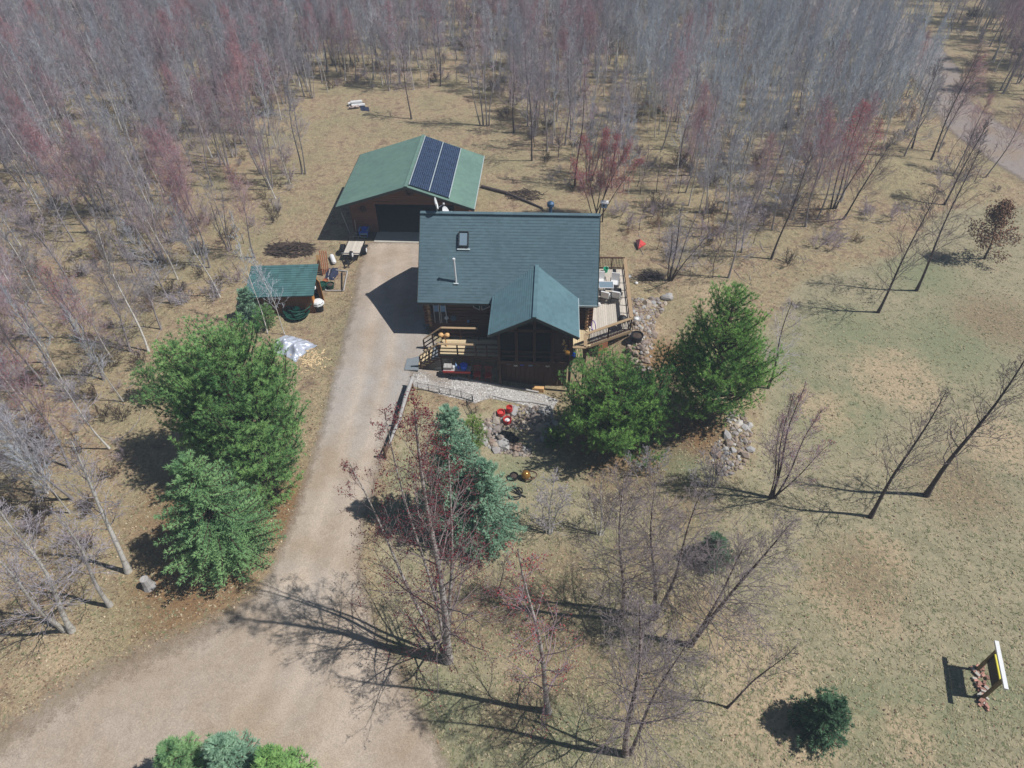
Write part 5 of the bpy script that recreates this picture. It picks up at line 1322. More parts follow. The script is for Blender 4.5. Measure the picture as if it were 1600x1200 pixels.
hero('lawn_oak', (1360, 808), (1478, 612), 9.1, 'bare tree leaning right, nearer of the pair on the right lawn', ('bark_dark', 'twig_dark'), 9, .11, .25, 34, 2.2, None, 1.0, .45, n2=5, n3=4, group='pair of bare trees on the right lawn')
hero('lawn_oak', (1447, 774), (1612, 545), 10.6, 'tall bare tree leaning out past the right edge, with a broken limb', ('bark_dark', 'twig_dark'), 10, .14, .25, 34, 2.4, None, 1.0, .5, n2=5, n3=4, group='pair of bare trees on the right lawn')
hero('meadow_tree', (1372, 488), (1462, 305), 9.0, 'dark bare tree at the upper lawn, left one of two', ('bark_dark', 'twig_dark'), 11, .10, .25, 38, 2.6, None, 1.05, .45, n2=5, n3=4, group='two dark trees at the upper lawn')
hero('meadow_tree', (1432, 454), (1530, 235), 10.6, 'dark bare tree at the upper lawn, right one of two', ('bark_dark', 'twig_dark'), 12, .10, .25, 38, 2.6, None, 1.05, .45, n2=5, n3=4, group='two dark trees at the upper lawn')
hero('thin_lawn_tree', (1200, 606), (1238, 470), 6.8, 'thin dark tree with long fine side twigs right behind the tall pine', ('bark_dark', 'twig_grey'), 13, .08, .2, 26, 2.0, ('bud_red', .012, 1, .05), 1.2, .7, n2=5, n3=4, up=.02)
hero('brown_oak', (1538, 404), (1568, 322), 4.6, 'young oak still holding brown dead leaves at the right edge', ('bark_dark', 'twig_dark'), 14, .09, .1, 24, 1.9, ('leaf_brown', .055, 4, .22, 'dead_leaves'), 1.1, .5, n2=5, n3=4)
hero('clump_tree', (1046, 438), (1066, 318), 6.4, 'many-stemmed grey clump with dark foot beyond the deck', ('bark_dark', 'twig_grey'), 15, .09, .15, 22, 1.7, None, .7, .4, trunks=[(.1, (1090, 335), 6.0, .06, 18), (.15, (1110, 360), 5.4, .06, 16), (-.1, (1050, 340), 5.4, .05, 14)], n2=5, n3=4)
hero('stone_bed_shrub', (1112, 760), (1122, 690), 2.9, 'grey twiggy shrub at the lower end of the pale stone bed', ('bark_grey', 'twig_grey'), 16, .04, .05, 20, 1.1, None, .9, .5, 'shrub', trunks=[(.15, (1138, 700), 2.5, .03, 14), (-.2, (1098, 705), 2.4, .03, 14), (-.3, (1080, 735), 1.9, .03, 12)], n2=5, n3=4)
hero('pond_shrub', (858, 834), (866, 740), 4.2, 'small white-stemmed shrubby tree below the pond, left of two', ('bark_pale', 'twig_grey'), 17, .06, .12, 22, 1.6, None, 1.0, .5, trunks=[(.1, (885, 760), 3.5, .05, 14), (-.1, (840, 770), 3.4, .04, 14)], n2=5, n3=4, group='white-stemmed young trees below the pond')
hero('pond_shrub', (937, 836), (942, 735), 4.4, 'small white-stemmed shrubby tree below the pond, right of two', ('bark_pale', 'twig_dark'), 18, .06, .12, 22, 1.7, None, 1.0, .5, trunks=[(.1, (970, 760), 3.5, .05, 14), (-.1, (915, 770), 3.4, .04, 14)], n2=5, n3=4, group='white-stemmed young trees below the pond')
hero('pine_foot_shrub', (1010, 745), (1012, 700), 1.8, 'low grey shrub at the foot of the broad pine', ('bark_grey', 'twig_grey'), 19, .03, .05, 18, 1.0, None, 1.0, .6, 'shrub', trunks=[(.5, (1045, 700), 1.6, .03, 14), (-.5, (975, 705), 1.6, .03, 14)], n2=5, n3=4)
hero('lawn_sapling', (775, 935), (790, 868), 2.8, 'thin bare sapling between the red maple and the broken maple', ('bark_dark', 'twig_dark'), 20, .035, .2, 14, 1.0, None, .9, .5, n2=4, n3=3, cat='sapling')
hero('red_thicket_tree', (930, 338), (948, 205), 7.2, 'many-stemmed small maple with hazy red crown behind the cabin', ('bark_dark', 'twig_red'), 21, .05, .25, 24, 1.9, ('bud_haze', .02, 4, .14), .6, .35, trunks=[(.2, (910, 215), 6.8, .06, 18), (-.1, (985, 225), 6.6, .06, 18), (.3, (965, 210), 7.0, .06, 18), (-.2, (895, 250), 5.6, .05, 14), (.4, (1000, 250), 5.8, .05, 14)], n2=6, n3=4)
hero('shed_aspen', (445, 523), (392, 395), 6.8, 'pale thin young aspen in front of the shed, its twigs crossing the roof', ('bark_pale', 'twig_blue'), 22, .032, .3, 26, 1.5, None, .8, .4, trunks=[(-1.2, (360, 330), 8.4, .038, 26)], n2=5, n3=3)
hero('left_aspen', (112, 986), (-6, 790), 9.6, 'large pale aspen at the lower left wood edge, trunk forked at the foot', ('bark_pale', 'twig_grey'), 23, .14, .25, 34, 2.4, None, 1.1, .5, trunks=[(-.35, (-30, 850), 8.8, .12, 26)], n2=6, n3=4)
hero('left_aspen', (172, 946), (84, 800), 7.6, 'pale aspen with curved foot at the lower left wood edge, right of the largest', ('bark_pale', 'twig_grey'), 24, .12, .3, 28, 2.0, None, 1.1, .5, n2=6, n3=4)
hero('left_aspen', (200, 893), (112, 690), 9.6, 'pale straight aspen standing beside the spruce shadow at the left', ('bark_pale', 'twig_grey'), 25, .15, .35, 28, 2.1, None, 1.0, .5, n2=5, n3=4)
for i, (b, tp, h, lb) in enumerate((((643, 186), (626, 70), 7.2, 'dark tree with swept foot at the clearing above the garage'), ((755, 196), (738, 15), 11, 'tall grey clump of four stems above the solar panels'), ((803, 208), (802, 95), 7, 'thin grey tree right of the four-stemmed clump'), ((831, 251), (820, 68), 10.5, 'tall dark trunk above the middle of the cabin ridge'), ((855, 236), (853, 60), 10, 'tall straight grey trunk, middle one above the cabin'), ((891, 216), (889, 60), 9, 'straight dark trunk above the red thicket'), ((898, 290), (915, 95), 10.5, 'long bowed dark trunk just left of the red thicket'), ((472, 272), (448, 128), 8.4, 'pair of grey stems left of the garage roof'), ((345, 178), (322, 55), 8, 'dark leaning trunk in the woods left of the garage'), ((688, 135), (683, 20), 7.5, 'slim dark trunk in the woods above the clearing'))):
    tr_ = [(.35, (tp[0] + 22, tp[1] + 15), h * .95, .08, 12), (-.3, (tp[0] - 22, tp[1] + 10), h * .95, .07, 12), (.6, (tp[0] + 40, tp[1] + 20), h * .9, .07, 12)] if i == 1 else [(.3, (tp[0] + 8, tp[1] + 12), h * .92, .07, 14)] if i == 7 else None
    hero('woods_tree', b, tp, h, lb, ('bark_dark' if i not in (1, 7, 4) else 'bark_grey', ('twig_mauve', 'twig_grey')[i % 2]), 40 + i, .085, .3, 34, 2.0, ('bud_red', .016, 1, .08) if i in (1, 3, 6) else None, .9, .4, group='trees that can be picked out in the back woods', trunks=tr_, n2=5, n3=4, tw=.008)
for i, (b, tp, h, lb) in enumerate((((1302, 326), (1350, 165), 8.8, 'reddish clump of several stems at the mound left foot'), ((1318, 342), (1392, 222), 7.2, 'dark tree leaning right at the grassy mound'), ((1205, 405), (1268, 235), 8.8, 'dark leaning tree on the leaf litter right of the deck'), ((1455, 250), (1530, 75), 9.8, 'tall dark tree beside the far dirt track'), ((1475, 320), (1545, 190), 7, 'bare dark tree beside the right hand lawn edge'), ((1425, 232), (1468, 95), 8, 'dark leaning tree behind the grassy mound'))):
    hero('woods_tree', b, tp, h, lb, ('bark_dark', 'twig_red' if i == 0 else 'twig_dark'), 60 + i, .085, .25, 36, 2.3, ('bud_haze', .02, 3, .14) if i == 0 else None, .9, .4, group='trees that can be picked out in the back woods', trunks=[(.2, (tp[0] + 25, tp[1] + 30), h * .9, .07, 16), (-.2, (tp[0] - 20, tp[1] + 25), h * .9, .07, 14)] if i == 0 else None, n2=5, n3=4, tw=.008)

# ---- conifers
def blades(C, D, L, W, k, spread, rng, tone, up=.25):
    n = len(C); C = np.repeat(C, k, 0); D = np.repeat(D, k, 0); T = np.repeat(tone, k)
    d = D + rng.normal(0, spread, D.shape) + np.array([0, 0, up]); d /= np.linalg.norm(d, axis=1, keepdims=True)
    s = np.cross(d, rng.normal(0, .36, d.shape) + np.array([.3, 0, 1.0])); s /= np.linalg.norm(s, axis=1, keepdims=True)
    l = L * rng.uniform(.7, 1.25, (len(C), 1)); w = W * rng.uniform(.7, 1.3, (len(C), 1))
    V = np.stack([C - s * w, C + s * w, C + d * l], 1).reshape(-1, 3); F = np.arange(len(V)).reshape(-1, 3)
    t = np.clip(T + rng.normal(0, .12, len(T)), 0, 1)
    return V, F, np.repeat(t, 3)

def conifer(name, loc, H, R, seed, label, mat, kind='pine', z0=.08, top=(0, 0), group=None, prof=None, dens=1.0, blade=None, leaders=()):
    r = random.Random(seed); rng = np.random.default_rng(seed); C, D, T, seg = [], [], [], []
    bend = lambda z: (top[0] * (z / H) ** 1.3, top[1] * (z / H) ** 1.3)
    z = H * z0; az = r.uniform(0, 6.28); gap = (.36 if kind == 'pine' else .24) / dens
    while z < H * .985:
        u = z / H; lp = prof(u) if prof else ((1 - u) ** .75 * min(1, .55 + u * 2.2) if kind == 'spruce' else min(1, .62 + u * 1.6) * (1 - u ** 2.0) ** .8)
        nb = max(3, int((6 if kind == 'pine' else 8) * (.55 + .6 * lp)))
        for b in range(nb):
            az += 6.283 / nb + r.gauss(0, .25); L = R * lp * (r.uniform(.55, 1.16) if kind == 'pine' else r.uniform(.7, 1.14)) * (1 + (.22 if kind == 'pine' else .08) * math.sin(2.3 * az + seed + 1.7 * z)) + .18; L = min(L, R * lp * 1.22 + .18); el = (.05 + .75 * u ** 1.5 if kind == 'pine' else -.22 + .75 * u ** 2) + r.gauss(0, .1)
            bx, by = bend(z); p = np.array([bx, by, z + r.uniform(-.12, .12)]); d = np.array([math.cos(az) * math.cos(el), math.sin(az) * math.cos(el), math.sin(el)]); tone = min(1, max(0, r.gauss(.5, .26)))
            ns = max(3, int(L / .32)); st = L / ns; lift = .115 if kind == 'pine' else .055
            for i in range(ns):
                d = d + np.array([r.gauss(0, .06), r.gauss(0, .06), lift + r.gauss(0, .06)]); d /= np.linalg.norm(d); q = p + d * st; rr = .035 * (1 - i / ns) + .008; seg.append((tuple(p), tuple(q), rr * L * .5 + .006, (rr - .006) * L * .5 + .005))
                f = (i + 1) / ns
                if f > .22:
                    side = np.cross(d, [0, 0, 1.]); side /= np.linalg.norm(side) + 1e-9
                    if kind == 'pine':
                        for sgn in (-1, 1):
                            sl_ = (L * .34 * (1.15 - f) + .16) * r.uniform(.6, 1.2); m_ = max(1, int(sl_ / .18)); sd2 = side * sgn * .8 + d * .62 + np.array([0, 0, .16]) + rng.normal(0, .26, 3); sd2 /= np.linalg.norm(sd2)
                            seg.append((tuple(q), tuple(q + sd2 * sl_), .012, .006))
                            for j in range(m_): C.append(q + sd2 * sl_ * (j + 1) / m_ + rng.normal(0, .05, 3)); D.append(sd2); T.append(tone + .15 * (j == m_ - 1))
                        C.append(q); D.append(d); T.append(tone + .1 * (i == ns - 1))
                    else:
                        for sgn in (-1, 1):
                            for jj in range(2):
                                sl_ = (L * .26 * (1.1 - f) + .14) * r.uniform(.7, 1.2); sd2 = side * sgn * .75 + d * .7 + np.array([0, 0, -.06 + .2 * rng.random()]); sd2 /= np.linalg.norm(sd2); o = p + (q - p) * (jj * .5 + .25)
                                m_ = max(1, int(sl_ / .15))
                                for j in range(m_): C.append(o + sd2 * sl_ * (j + .4) / m_); D.append(sd2); T.append(tone + .2 * (j == m_ - 1))
                        C.append(q); D.append(d); T.append(tone + .2 * (i == ns - 1))
                p = q
        z += gap * r.uniform(.8, 1.2)
    for lx, ly, lh, lz in leaders:                    # side leaders of an irregular crown
        z = lz
        while z < lh:
            u = (z - lz) / (lh - lz); nb = 5; az += .7
            for b in range(nb):
                az += 6.283 / nb; L = (.95 * (1 - u) ** .8 + .15) * r.uniform(.7, 1.2); d = np.array([math.cos(az), math.sin(az), .25 + .5 * u]); d /= np.linalg.norm(d); p = np.array([lx, ly, z]); tone = min(1, max(0, r.gauss(.6, .25)))
                seg.append((tuple(p), tuple(p + d * L), .02, .008))
                for j in range(max(2, int(L / .16))): f = (j + 1) / max(2, int(L / .16)); C.append(p + d * L * f + rng.normal(0, .06, 3)); D.append(d); T.append(tone + .15 * f)
            z += .3
    bx, by = bend(H)
    for k in range(5): C.append(np.array([bx, by, H - .08 * k])); D.append(np.array([r.gauss(0, .3), r.gauss(0, .3), 1.])); T.append(.7)
    t = thing(name, loc, label, 'tree', group)
    V, F = tube_np([([(*bend(H * i / 8), H * i / 8 - .1) for i in range(9)], [H * .019 * (1 - i / 8.6) + .012 for i in range(9)])], 8); np_mesh('trunk', V, F, M['bark_pine'], parent=t, smooth=True)
    V, F = seg_np(seg); np_mesh('branches', V, F, M['bark_pine'], parent=t)
    C, D, T = np.array(C), np.array(D), np.array(T)
    bl = blade or ((.20, .012, 18, .62) if kind == 'pine' else (.17, .022, 6, .5))
    V, F, tn = blades(C, D, bl[0], bl[1], bl[2], bl[3], rng, T); tag(np_mesh('needles', V, F, M[mat], tone=tn, parent=t), kind='stuff')
    return t
def ct(px, py, z):                                  # trunk foot below the crown centre seen at height z
    p = at(px, py, z - .3); return Vector((p.x, p.y, hz(p.x, p.y)))
broad = lambda u: min(1, .72 + u * 1.2) * (1 - u ** 2.6) ** .75
conifer('white_pine', ct(386, 646, 4.8), 9.4, 4.5, 201, 'largest and broadest white pine, beside the driveway below the silver tarp', 'pine', prof=broad, dens=1.15)
conifer('white_pine', ct(314, 640, 4.2), 8.4, 2.7, 202, 'white pine crowded against the woods side of the largest pine', 'pine', prof=broad)
conifer('spruce_tree', ct(335, 810, 3.6), 7.6, 3.1, 203, 'grey-green spruce below the big pine at the driveway edge', 'spruce_mid', 'spruce', prof=lambda u: (1 - u) ** .7 * min(1, .6 + 2 * u))
conifer('white_pine', ct(415, 740, 2.4), 4.8, 2.3, 210, 'young bright green pine between the largest pine and the driveway', 'pine', prof=broad)
conifer('white_pine', ct(966, 638, 2.0), 5.4, 5.0, 204, 'broad spreading pine in front of the porch right corner', 'pine_dark', prof=lambda u: min(1, .75 + u) * (1 - u ** 2.2) ** .8, dens=1.05, leaders=((-1.6, .8, 4.6, 2.4), (1.5, .9, 4.8, 2.4), (.3, 1.6, 5.6, 3.0), (-2.6, -.8, 3.6, 1.8), (2.4, -.6, 3.6, 1.8), (.4, -1.8, 3.8, 2.0)))
conifer('white_pine', ct(1118, 580, 4.0), 9.3, 4.2, 205, 'tall pointed dark pine on the bank above the pale stone bed', 'pine_dark', prof=lambda u: min(1, .6 + u * 2.2) * (1 - u) ** .62, dens=1.1, leaders=((-1.5, .3, 7.2, 4.0), (-2.4, -.4, 5.8, 3.0), (1.1, .6, 7.4, 4.5), (1.9, -.2, 6.0, 3.2)))
conifer('spruce_tree', Vector((-4.3, 20.6, hz(-4.3, 20.6))), 9.0, 2.4, 206, 'tall blue-green spruce behind the red maple', 'spruce_blue', 'spruce')
conifer('spruce_tree', Vector((-2.75, 19.9, hz(-2.75, 19.9))), 6.2, 2.1, 207, 'lower green spruce right of the tall blue-green one', 'spruce_blue', 'spruce')
conifer('young_cedar', ct(738, 672, .8), 1.8, .75, 211, 'yellow-green bush between the blue-green spruce and the rock garden', 'cedar', 'pine')
conifer('spruce_tree', ct(290, 1200, 2.6), 4.2, 1.5, 212, 'bottom left spruce with yellowish tips on its left side', 'spruce_mid', 'spruce', group='young spruces at the bottom edge', dens=1.3)
conifer('spruce_tree', ct(362, 1192, 2.6), 4.3, 1.4, 213, 'middle and tallest of the young spruces at the bottom edge', 'spruce_blue', 'spruce', group='young spruces at the bottom edge', dens=1.3)
conifer('spruce_tree', ct(432, 1206, 2.4), 3.8, 1.25, 214, 'bright green spruce at the right end of the bottom edge row', 'pine', 'spruce', group='young spruces at the bottom edge', dens=1.3)
conifer('spruce_tree', ct(1287, 1122, .9), 2.5, 1.15, 215, 'small round dark spruce alone on the lawn near the sign', 'spruce_dark', 'spruce', prof=lambda u: (1 - u) ** .55 * min(1, .75 + u), dens=1.5)
conifer('spruce_tree', ct(1117, 858, .8), 2.0, .95, 216, 'small dark spruce on the lawn behind the leaning birch', 'spruce_dark', 'spruce', dens=1.4)
conifer('spruce_tree', ct(392, 486, .9), 2.4, 1.0, 217, 'small blue-green spruce at the left end of the shed', 'spruce_blue', 'spruce', dens=1.2)
conifer('pine_seedling', ct(867, 666, .3), .9, .55, 218, 'tiny pine seedling in the shade at the rock garden', 'cedar', 'pine')
for i, (a, b, s, lb) in enumerate(((418, 505, 1.4, 'little pine between silver tarp and shed spruce'), (240, 610, 2.4, 'small pine in the woods at the left edge of the biggest pine'))):
    conifer('pine_seedling', ct(a, b, s * .4), s, s * .45, 230 + i, lb, 'spruce', 'pine')

# ---- the woods: one of each kind built with its parts, then copied
def proto(seed, kind):
    h = 9.0
    if kind == 'aspen': T = Bare(seed, n2=6, n3=4, tw=.0065, ang=(.5, .8), up=.10).trunk((0, 0, -.1), (.3, .1, h), .07, .28, 42, 1.8, .85, .35, .02); ms = ('bark_pale', 'twig_mix'); bd = None
    if kind == 'grey': T = Bare(seed, n2=7, n3=5, tw=.0065, wob=.2).trunk((0, 0, -.1), (-.2, .3, h * .92), .08, .2, 38, 2.3, 1.0, .4, .03); ms = ('bark_grey', 'twig_mix'); bd = None
    if kind == 'maple': T = Bare(seed, n2=7, n3=5, tw=.006, wob=.2).trunk((0, 0, -.1), (.2, -.2, h * .9), .075, .3, 34, 2.4, .85, .35, .03); ms = ('bark_grey', 'twig_red'); bd = ('bud_haze', .012, 2, .2)
    if kind == 'clump':
        T = Bare(seed, n2=6, n3=4, tw=.0065); r = random.Random(seed)
        for k in range(4):
            a = k * 1.6 + r.uniform(0, .6); T.trunk((.2 * math.cos(a), .2 * math.sin(a), -.1), (1.1 * math.cos(a), 1.1 * math.sin(a), h * r.uniform(.65, .95)), .06, .3, 13, 1.4, .75, .35, .02)
        ms = ('bark_grey', 'twig_mix'); bd = None
    if kind == 'pole': T = Bare(seed, n2=5, n3=3, tw=.006, ang=(.4, .7), up=.12).trunk((0, 0, -.1), (.15, .1, h * .95), .045, .3, 34, 1.4, .7, .3, .015); ms = ('bark_pale', 'twig_blue'); bd = None
    if kind == 'sapling': T = Bare(seed, n2=4, n3=2, tw=.010, maxl=2).trunk((0, 0, -.05), (.2, .1, 3.6), .03, .2, 14, 1.0, .8, .4, .04); ms = ('bark_dark', 'twig_mauve'); bd = None
    return T, ms, bd
KINDS = [('aspen', 3), ('grey', 3), ('maple', 3), ('clump', 2), ('pole', 2), ('sapling', 2)]
DESC = {'aspen': ('aspen_tree', 'slender bare aspen with pale trunk'), 'grey': ('bare_tree', 'bare grey tree with spreading fine twigs'), 'maple': ('budding_maple', 'slim maple hazy with red buds'),
        'clump': ('stem_clump', 'bare clump of several thin stems'), 'pole': ('pole_tree', 'thin straight pole of a young aspen'), 'sapling': ('bare_sapling', 'knee-thin bare sapling')}
ZONES = [  # name, pixel polygon, trees per m2, mix
    ('in the upper right stand', [(960, -70), (1330, -70), (1400, 60), (1440, 150), (1430, 215), (1330, 262), (1200, 280), (1090, 275), (1010, 220), (960, 120)], .55, dict(pole=.84, aspen=.08, grey=.06, maple=.01, clump=.01)),
    ('in the back woods', [(440, -70), (960, -70), (970, 130), (930, 180), (850, 190), (790, 160), (700, 140), (620, 150), (540, 135), (470, 165)], .29, dict(pole=.25, aspen=.27, grey=.25, maple=.15, clump=.08)),
    ('behind the clearing', [(780, 165), (850, 190), (960, 170), (1010, 220), (1100, 275), (1250, 285), (1330, 270), (1320, 325), (1230, 385), (1100, 335), (1010, 325), (900, 300), (830, 270)], .20, dict(grey=.24, aspen=.18, pole=.2, sapling=.26, maple=.07, clump=.05)),
    ('in the upper left woods', [(-160, -70), (440, -70), (480, 160), (430, 235), (300, 275), (-160, 285)], .26, dict(aspen=.32, grey=.28, maple=.16, clump=.1, pole=.14)),
    ('left of the garage', [(-160, 285), (300, 275), (450, 235), (490, 270), (440, 330), (405, 405), (360, 470), (250, 520), (-160, 520)], .155, dict(aspen=.25, grey=.26, maple=.16, clump=.13, sapling=.2)),
    ('left of the big pine', [(-160, 520), (250, 520), (215, 600), (205, 720), (195, 790), (170, 860), (60, 940), (-160, 970)], .21, dict(aspen=.36, grey=.2, maple=.12, clump=.1, pole=.12, sapling=.1)),
    ('right of the cabin', [(960, 320), (1100, 335), (1230, 385), (1300, 350), (1420, 300), (1440, 330), (1330, 390), (1180, 440), (1060, 430), (1000, 400)], .09, dict(sapling=.75, grey=.15, clump=.1)),
    ('beyond the far track', [(1420, -70), (1760, -70), (1760, 200), (1640, 200), (1540, 150), (1490, 60)], .22, dict(grey=.5, maple=.25, aspen=.25)),
    ('beside the far track', [(1430, 215), (1480, 230), (1560, 270), (1600, 300), (1480, 315), (1400, 260)], .15, dict(grey=.45, maple=.35, sapling=.2)),
]
fr_ = random.Random(77); spots = []
polys_w = [(nm, [tuple(at(px_, py_, 0).xy) for px_, py_ in pl], dn, mx) for nm, pl, dn, mx in ZONES]
cell = {}
HEROB = [o.location.xy for o in COL.objects if o.parent is None and o.get('category') == 'tree']
for nm, W, dn, mx in polys_w:
    xs = [w[0] for w in W]; ys = [w[1] for w in W]; n = int(dn * (max(xs) - min(xs)) * (max(ys) - min(ys)))
    keys, wts = list(mx), list(mx.values())
    for _ in range(n):
        x, y = fr_.uniform(min(xs), max(xs)), fr_.uniform(min(ys), max(ys))
        if not inpoly(x, y, W): continue
        if y > 126 or (y > 50 and (inpoly(x, y, TRACK) or inpoly(x, y - 2, TRACK))): continue
        cl_ = math.sin(x * .21 + 2 * math.sin(y * .13)) * math.sin(y * .19 + 1.1)
        if cl_ < -.5 and fr_.random() < .6: continue
        k = (int(x / 1.05), int(y / 1.05))
        if cell.get(k, 0) >= 1: continue
        if any((x - h.x) ** 2 + (y - h.y) ** 2 < 1.2 for h in HEROB): continue
        cell[k] = 1; spots.append((x, y, nm, fr_.choices(keys, wts)[0]))
spots.sort(key=lambda s: s[1] * 1.0 + abs(s[0]) * .3)
PROTO = {}; SRC = bpy.data.collections.new('woods_sources'); SRCN = []
for kind, n in KINDS:
    PROTO[kind] = []
    for i in range(n):
        T, ms, bd = proto(300 + 17 * i + len(kind), kind)
        V, F = tube_np(T.trunks, 6); tme = (V, F); V2, F2 = seg_np(T.seg)
        PROTO[kind].append((T, ms, bd, tme, (V2, F2)))
N_IND = 245
used = {}
def forest_tree(x, y, nm, kind, r):
    i = r.randrange(len(PROTO[kind])); T, ms, bd, tme, cme = PROTO[kind][i]; name, desc = DESC[kind]
    s = r.uniform(.78, 1.12) * (1.0 if kind != 'sapling' else r.uniform(.8, 1.3)); loc = Vector((x, y, hz(x, y))); rz = r.uniform(0, 6.28); tl = (r.gauss(0, .035), r.gauss(0, .035)); lb = desc + ' ' + nm
    if (kind, i) not in used:
        t = thing(name, (0, 0, 0), lb, 'tree', 'trees ' + nm)
        np_mesh('trunk', *tme, M[ms[0]], parent=t, smooth=True); np_mesh('crown', *cme, M[ms[1]], parent=t)
        if bd: V, F = buds_np(T.tips, bd[1], bd[2], T.r, bd[3]); tag(np_mesh('buds', V, F, M[bd[0]], parent=t), kind='stuff')
        used[(kind, i)] = t; t.location = loc; t.rotation_euler = (*tl, rz); t.scale = (s, s, s); return t
    return copy_tree(used[(kind, i)], loc, rz, s, lb, 'trees ' + nm, tl)
ORD = 'first second third fourth fifth sixth seventh eighth ninth tenth eleventh twelfth thirteenth fourteenth fifteenth sixteenth seventeenth eighteenth nineteenth twentieth'.split()
made = {}
for x, y, nm, kind in spots[:N_IND]: made.setdefault((nm, kind), []).append((proj(x, y, hz(x, y))[0], forest_tree(x, y, nm, kind, fr_)))
WHAT = {'aspen': 'nearer pale aspens', 'grey': 'nearer grey trees', 'maple': 'nearer red-budded maples', 'clump': 'nearer bare clumps', 'pole': 'nearer aspen poles', 'sapling': 'small bare saplings'}
for (nm, kind), lst in made.items():                  # number each kind of tree from left to right within its wood
    lst.sort(key=lambda q: q[0]); k = len(lst)
    for i, (px_, t) in enumerate(lst):
        if k == 1: continue
        if i < 20 and i <= k // 2: w = ORD[i] + ' from the left' if i else 'leftmost'
        else:
            j = k - 1 - i; w = ORD[j] + ' from the right' if j else 'rightmost'
        t['label'] = w + ' of the ' + WHAT[kind] + ' ' + nm
# the remaining far woods: one mass, the same trees set out by geometry nodes
for kind, n in KINDS:
    for i in range(n):
        T, ms, bd, tme, cme = PROTO[kind][i]; k = len(SRCN)
        V, F = [list(map(tuple, tme[0])), [tuple(f) for f in tme[1]]]
        o1 = len(V); V = np.concatenate([np.array(V), cme[0]]); Fq = np.concatenate([np.array(F), cme[1] + o1]); mi = np.concatenate([np.zeros(len(F), int), np.ones(len(cme[1]), int)])
        ml = [M[ms[0]], M[ms[1]]]
        if bd:
            bv, bf = buds_np(T.tips, bd[1], bd[2], T.r, bd[3]); o2 = len(V); V = np.concatenate([V, bv]); Fq = np.concatenate([Fq, np.concatenate([bf[:, :], bf[:, 2:3]], 1)[:0] + 0]) if False else Fq
            me_o = np_mesh('woods_source_%02d' % k, V, Fq, ml, mi); me = me_o.data
            # add the buds as triangles through a second mesh joined by bmesh
            import bmesh
            bm = bmesh.new(); bm.from_mesh(me); vs = bm.verts; vs.ensure_lookup_table(); me.materials.append(M[bd[0]])
            for f in bf:
                try: fc = bm.faces.new([vs[int(q) + o2] for q in f]); fc.material_index = 2
                except ValueError: pass
            bm.to_mesh(me); bm.free()
        else: me_o = np_mesh('woods_source_%02d' % k, V, Fq, ml, mi)
        COL.objects.unlink(me_o); SRC.objects.link(me_o); SRCN.append((kind, i))
rest = spots[N_IND:]
if rest:
    me = bpy.data.meshes.new('far_woods'); me.from_pydata([(x, y, hz(x, y)) for x, y, _, _ in rest], [], [])
    for nm_, tp_ in (('pick', 'INT'), ('spin', 'FLOAT_VECTOR'), ('size', 'FLOAT')): me.attributes.new(nm_, tp_, 'POINT')
    a, b, c = (me.attributes[k] for k in ('pick', 'spin', 'size'))
    a.data.foreach_set('value', [SRCN.index((k, fr_.randrange(len(PROTO[k])))) for _, _, _, k in rest])
    b.data.foreach_set('vector', np.array([(fr_.gauss(0, .035), fr_.gauss(0, .035), fr_.uniform(0, 6.28)) for _ in rest], dtype=np.float32).ravel())
    c.data.foreach_set('value', [fr_.uniform(.78, 1.15) for _ in rest])
    fw = bpy.data.objects.new('far_woods', me); COL.objects.link(fw); tag(fw, kind='stuff')
    ng = bpy.data.node_groups.new('set_out_trees', 'GeometryNodeTree')
    ng.interface.new_socket('Geometry', in_out='INPUT', socket_type='NodeSocketGeometry'); ng.interface.new_socket('Geometry', in_out='OUTPUT', socket_type='NodeSocketGeometry')
    N = ng.nodes; gi = N.new('NodeGroupInput'); go = N.new('NodeGroupOutput'); ci = N.new('GeometryNodeCollectionInfo'); ci.inputs['Collection'].default_value = SRC; ci.inputs['Separate Children'].default_value = True; ci.inputs['Reset Children'].default_value = True
    ip = N.new('GeometryNodeInstanceOnPoints'); ip.inputs['Pick Instance'].default_value = True
    def na(nm, tp):
        q = N.new('GeometryNodeInputNamedAttribute'); q.data_type = tp; q.inputs['Name'].default_value = nm; return q.outputs[0]
    e2r = N.new('FunctionNodeEulerToRotation')
    ng.links.new(na('spin', 'FLOAT_VECTOR'), e2r.inputs[0]); ng.links.new(e2r.outputs[0], ip.inputs['Rotation'])
    ng.links.new(na('pick', 'INT'), ip.inputs['Instance Index']); ng.links.new(na('size', 'FLOAT'), ip.inputs['Scale'])
    ng.links.new(gi.outputs[0], ip.inputs['Points']); ng.links.new(ci.outputs[0], ip.inputs['Instance']); ng.links.new(ip.outputs[0], go.inputs[0])
    md = fw.modifiers.new('set_out_trees', 'NODES'); md.node_group = ng
print('TREES', len(spots), 'individual', min(N_IND, len(spots)))

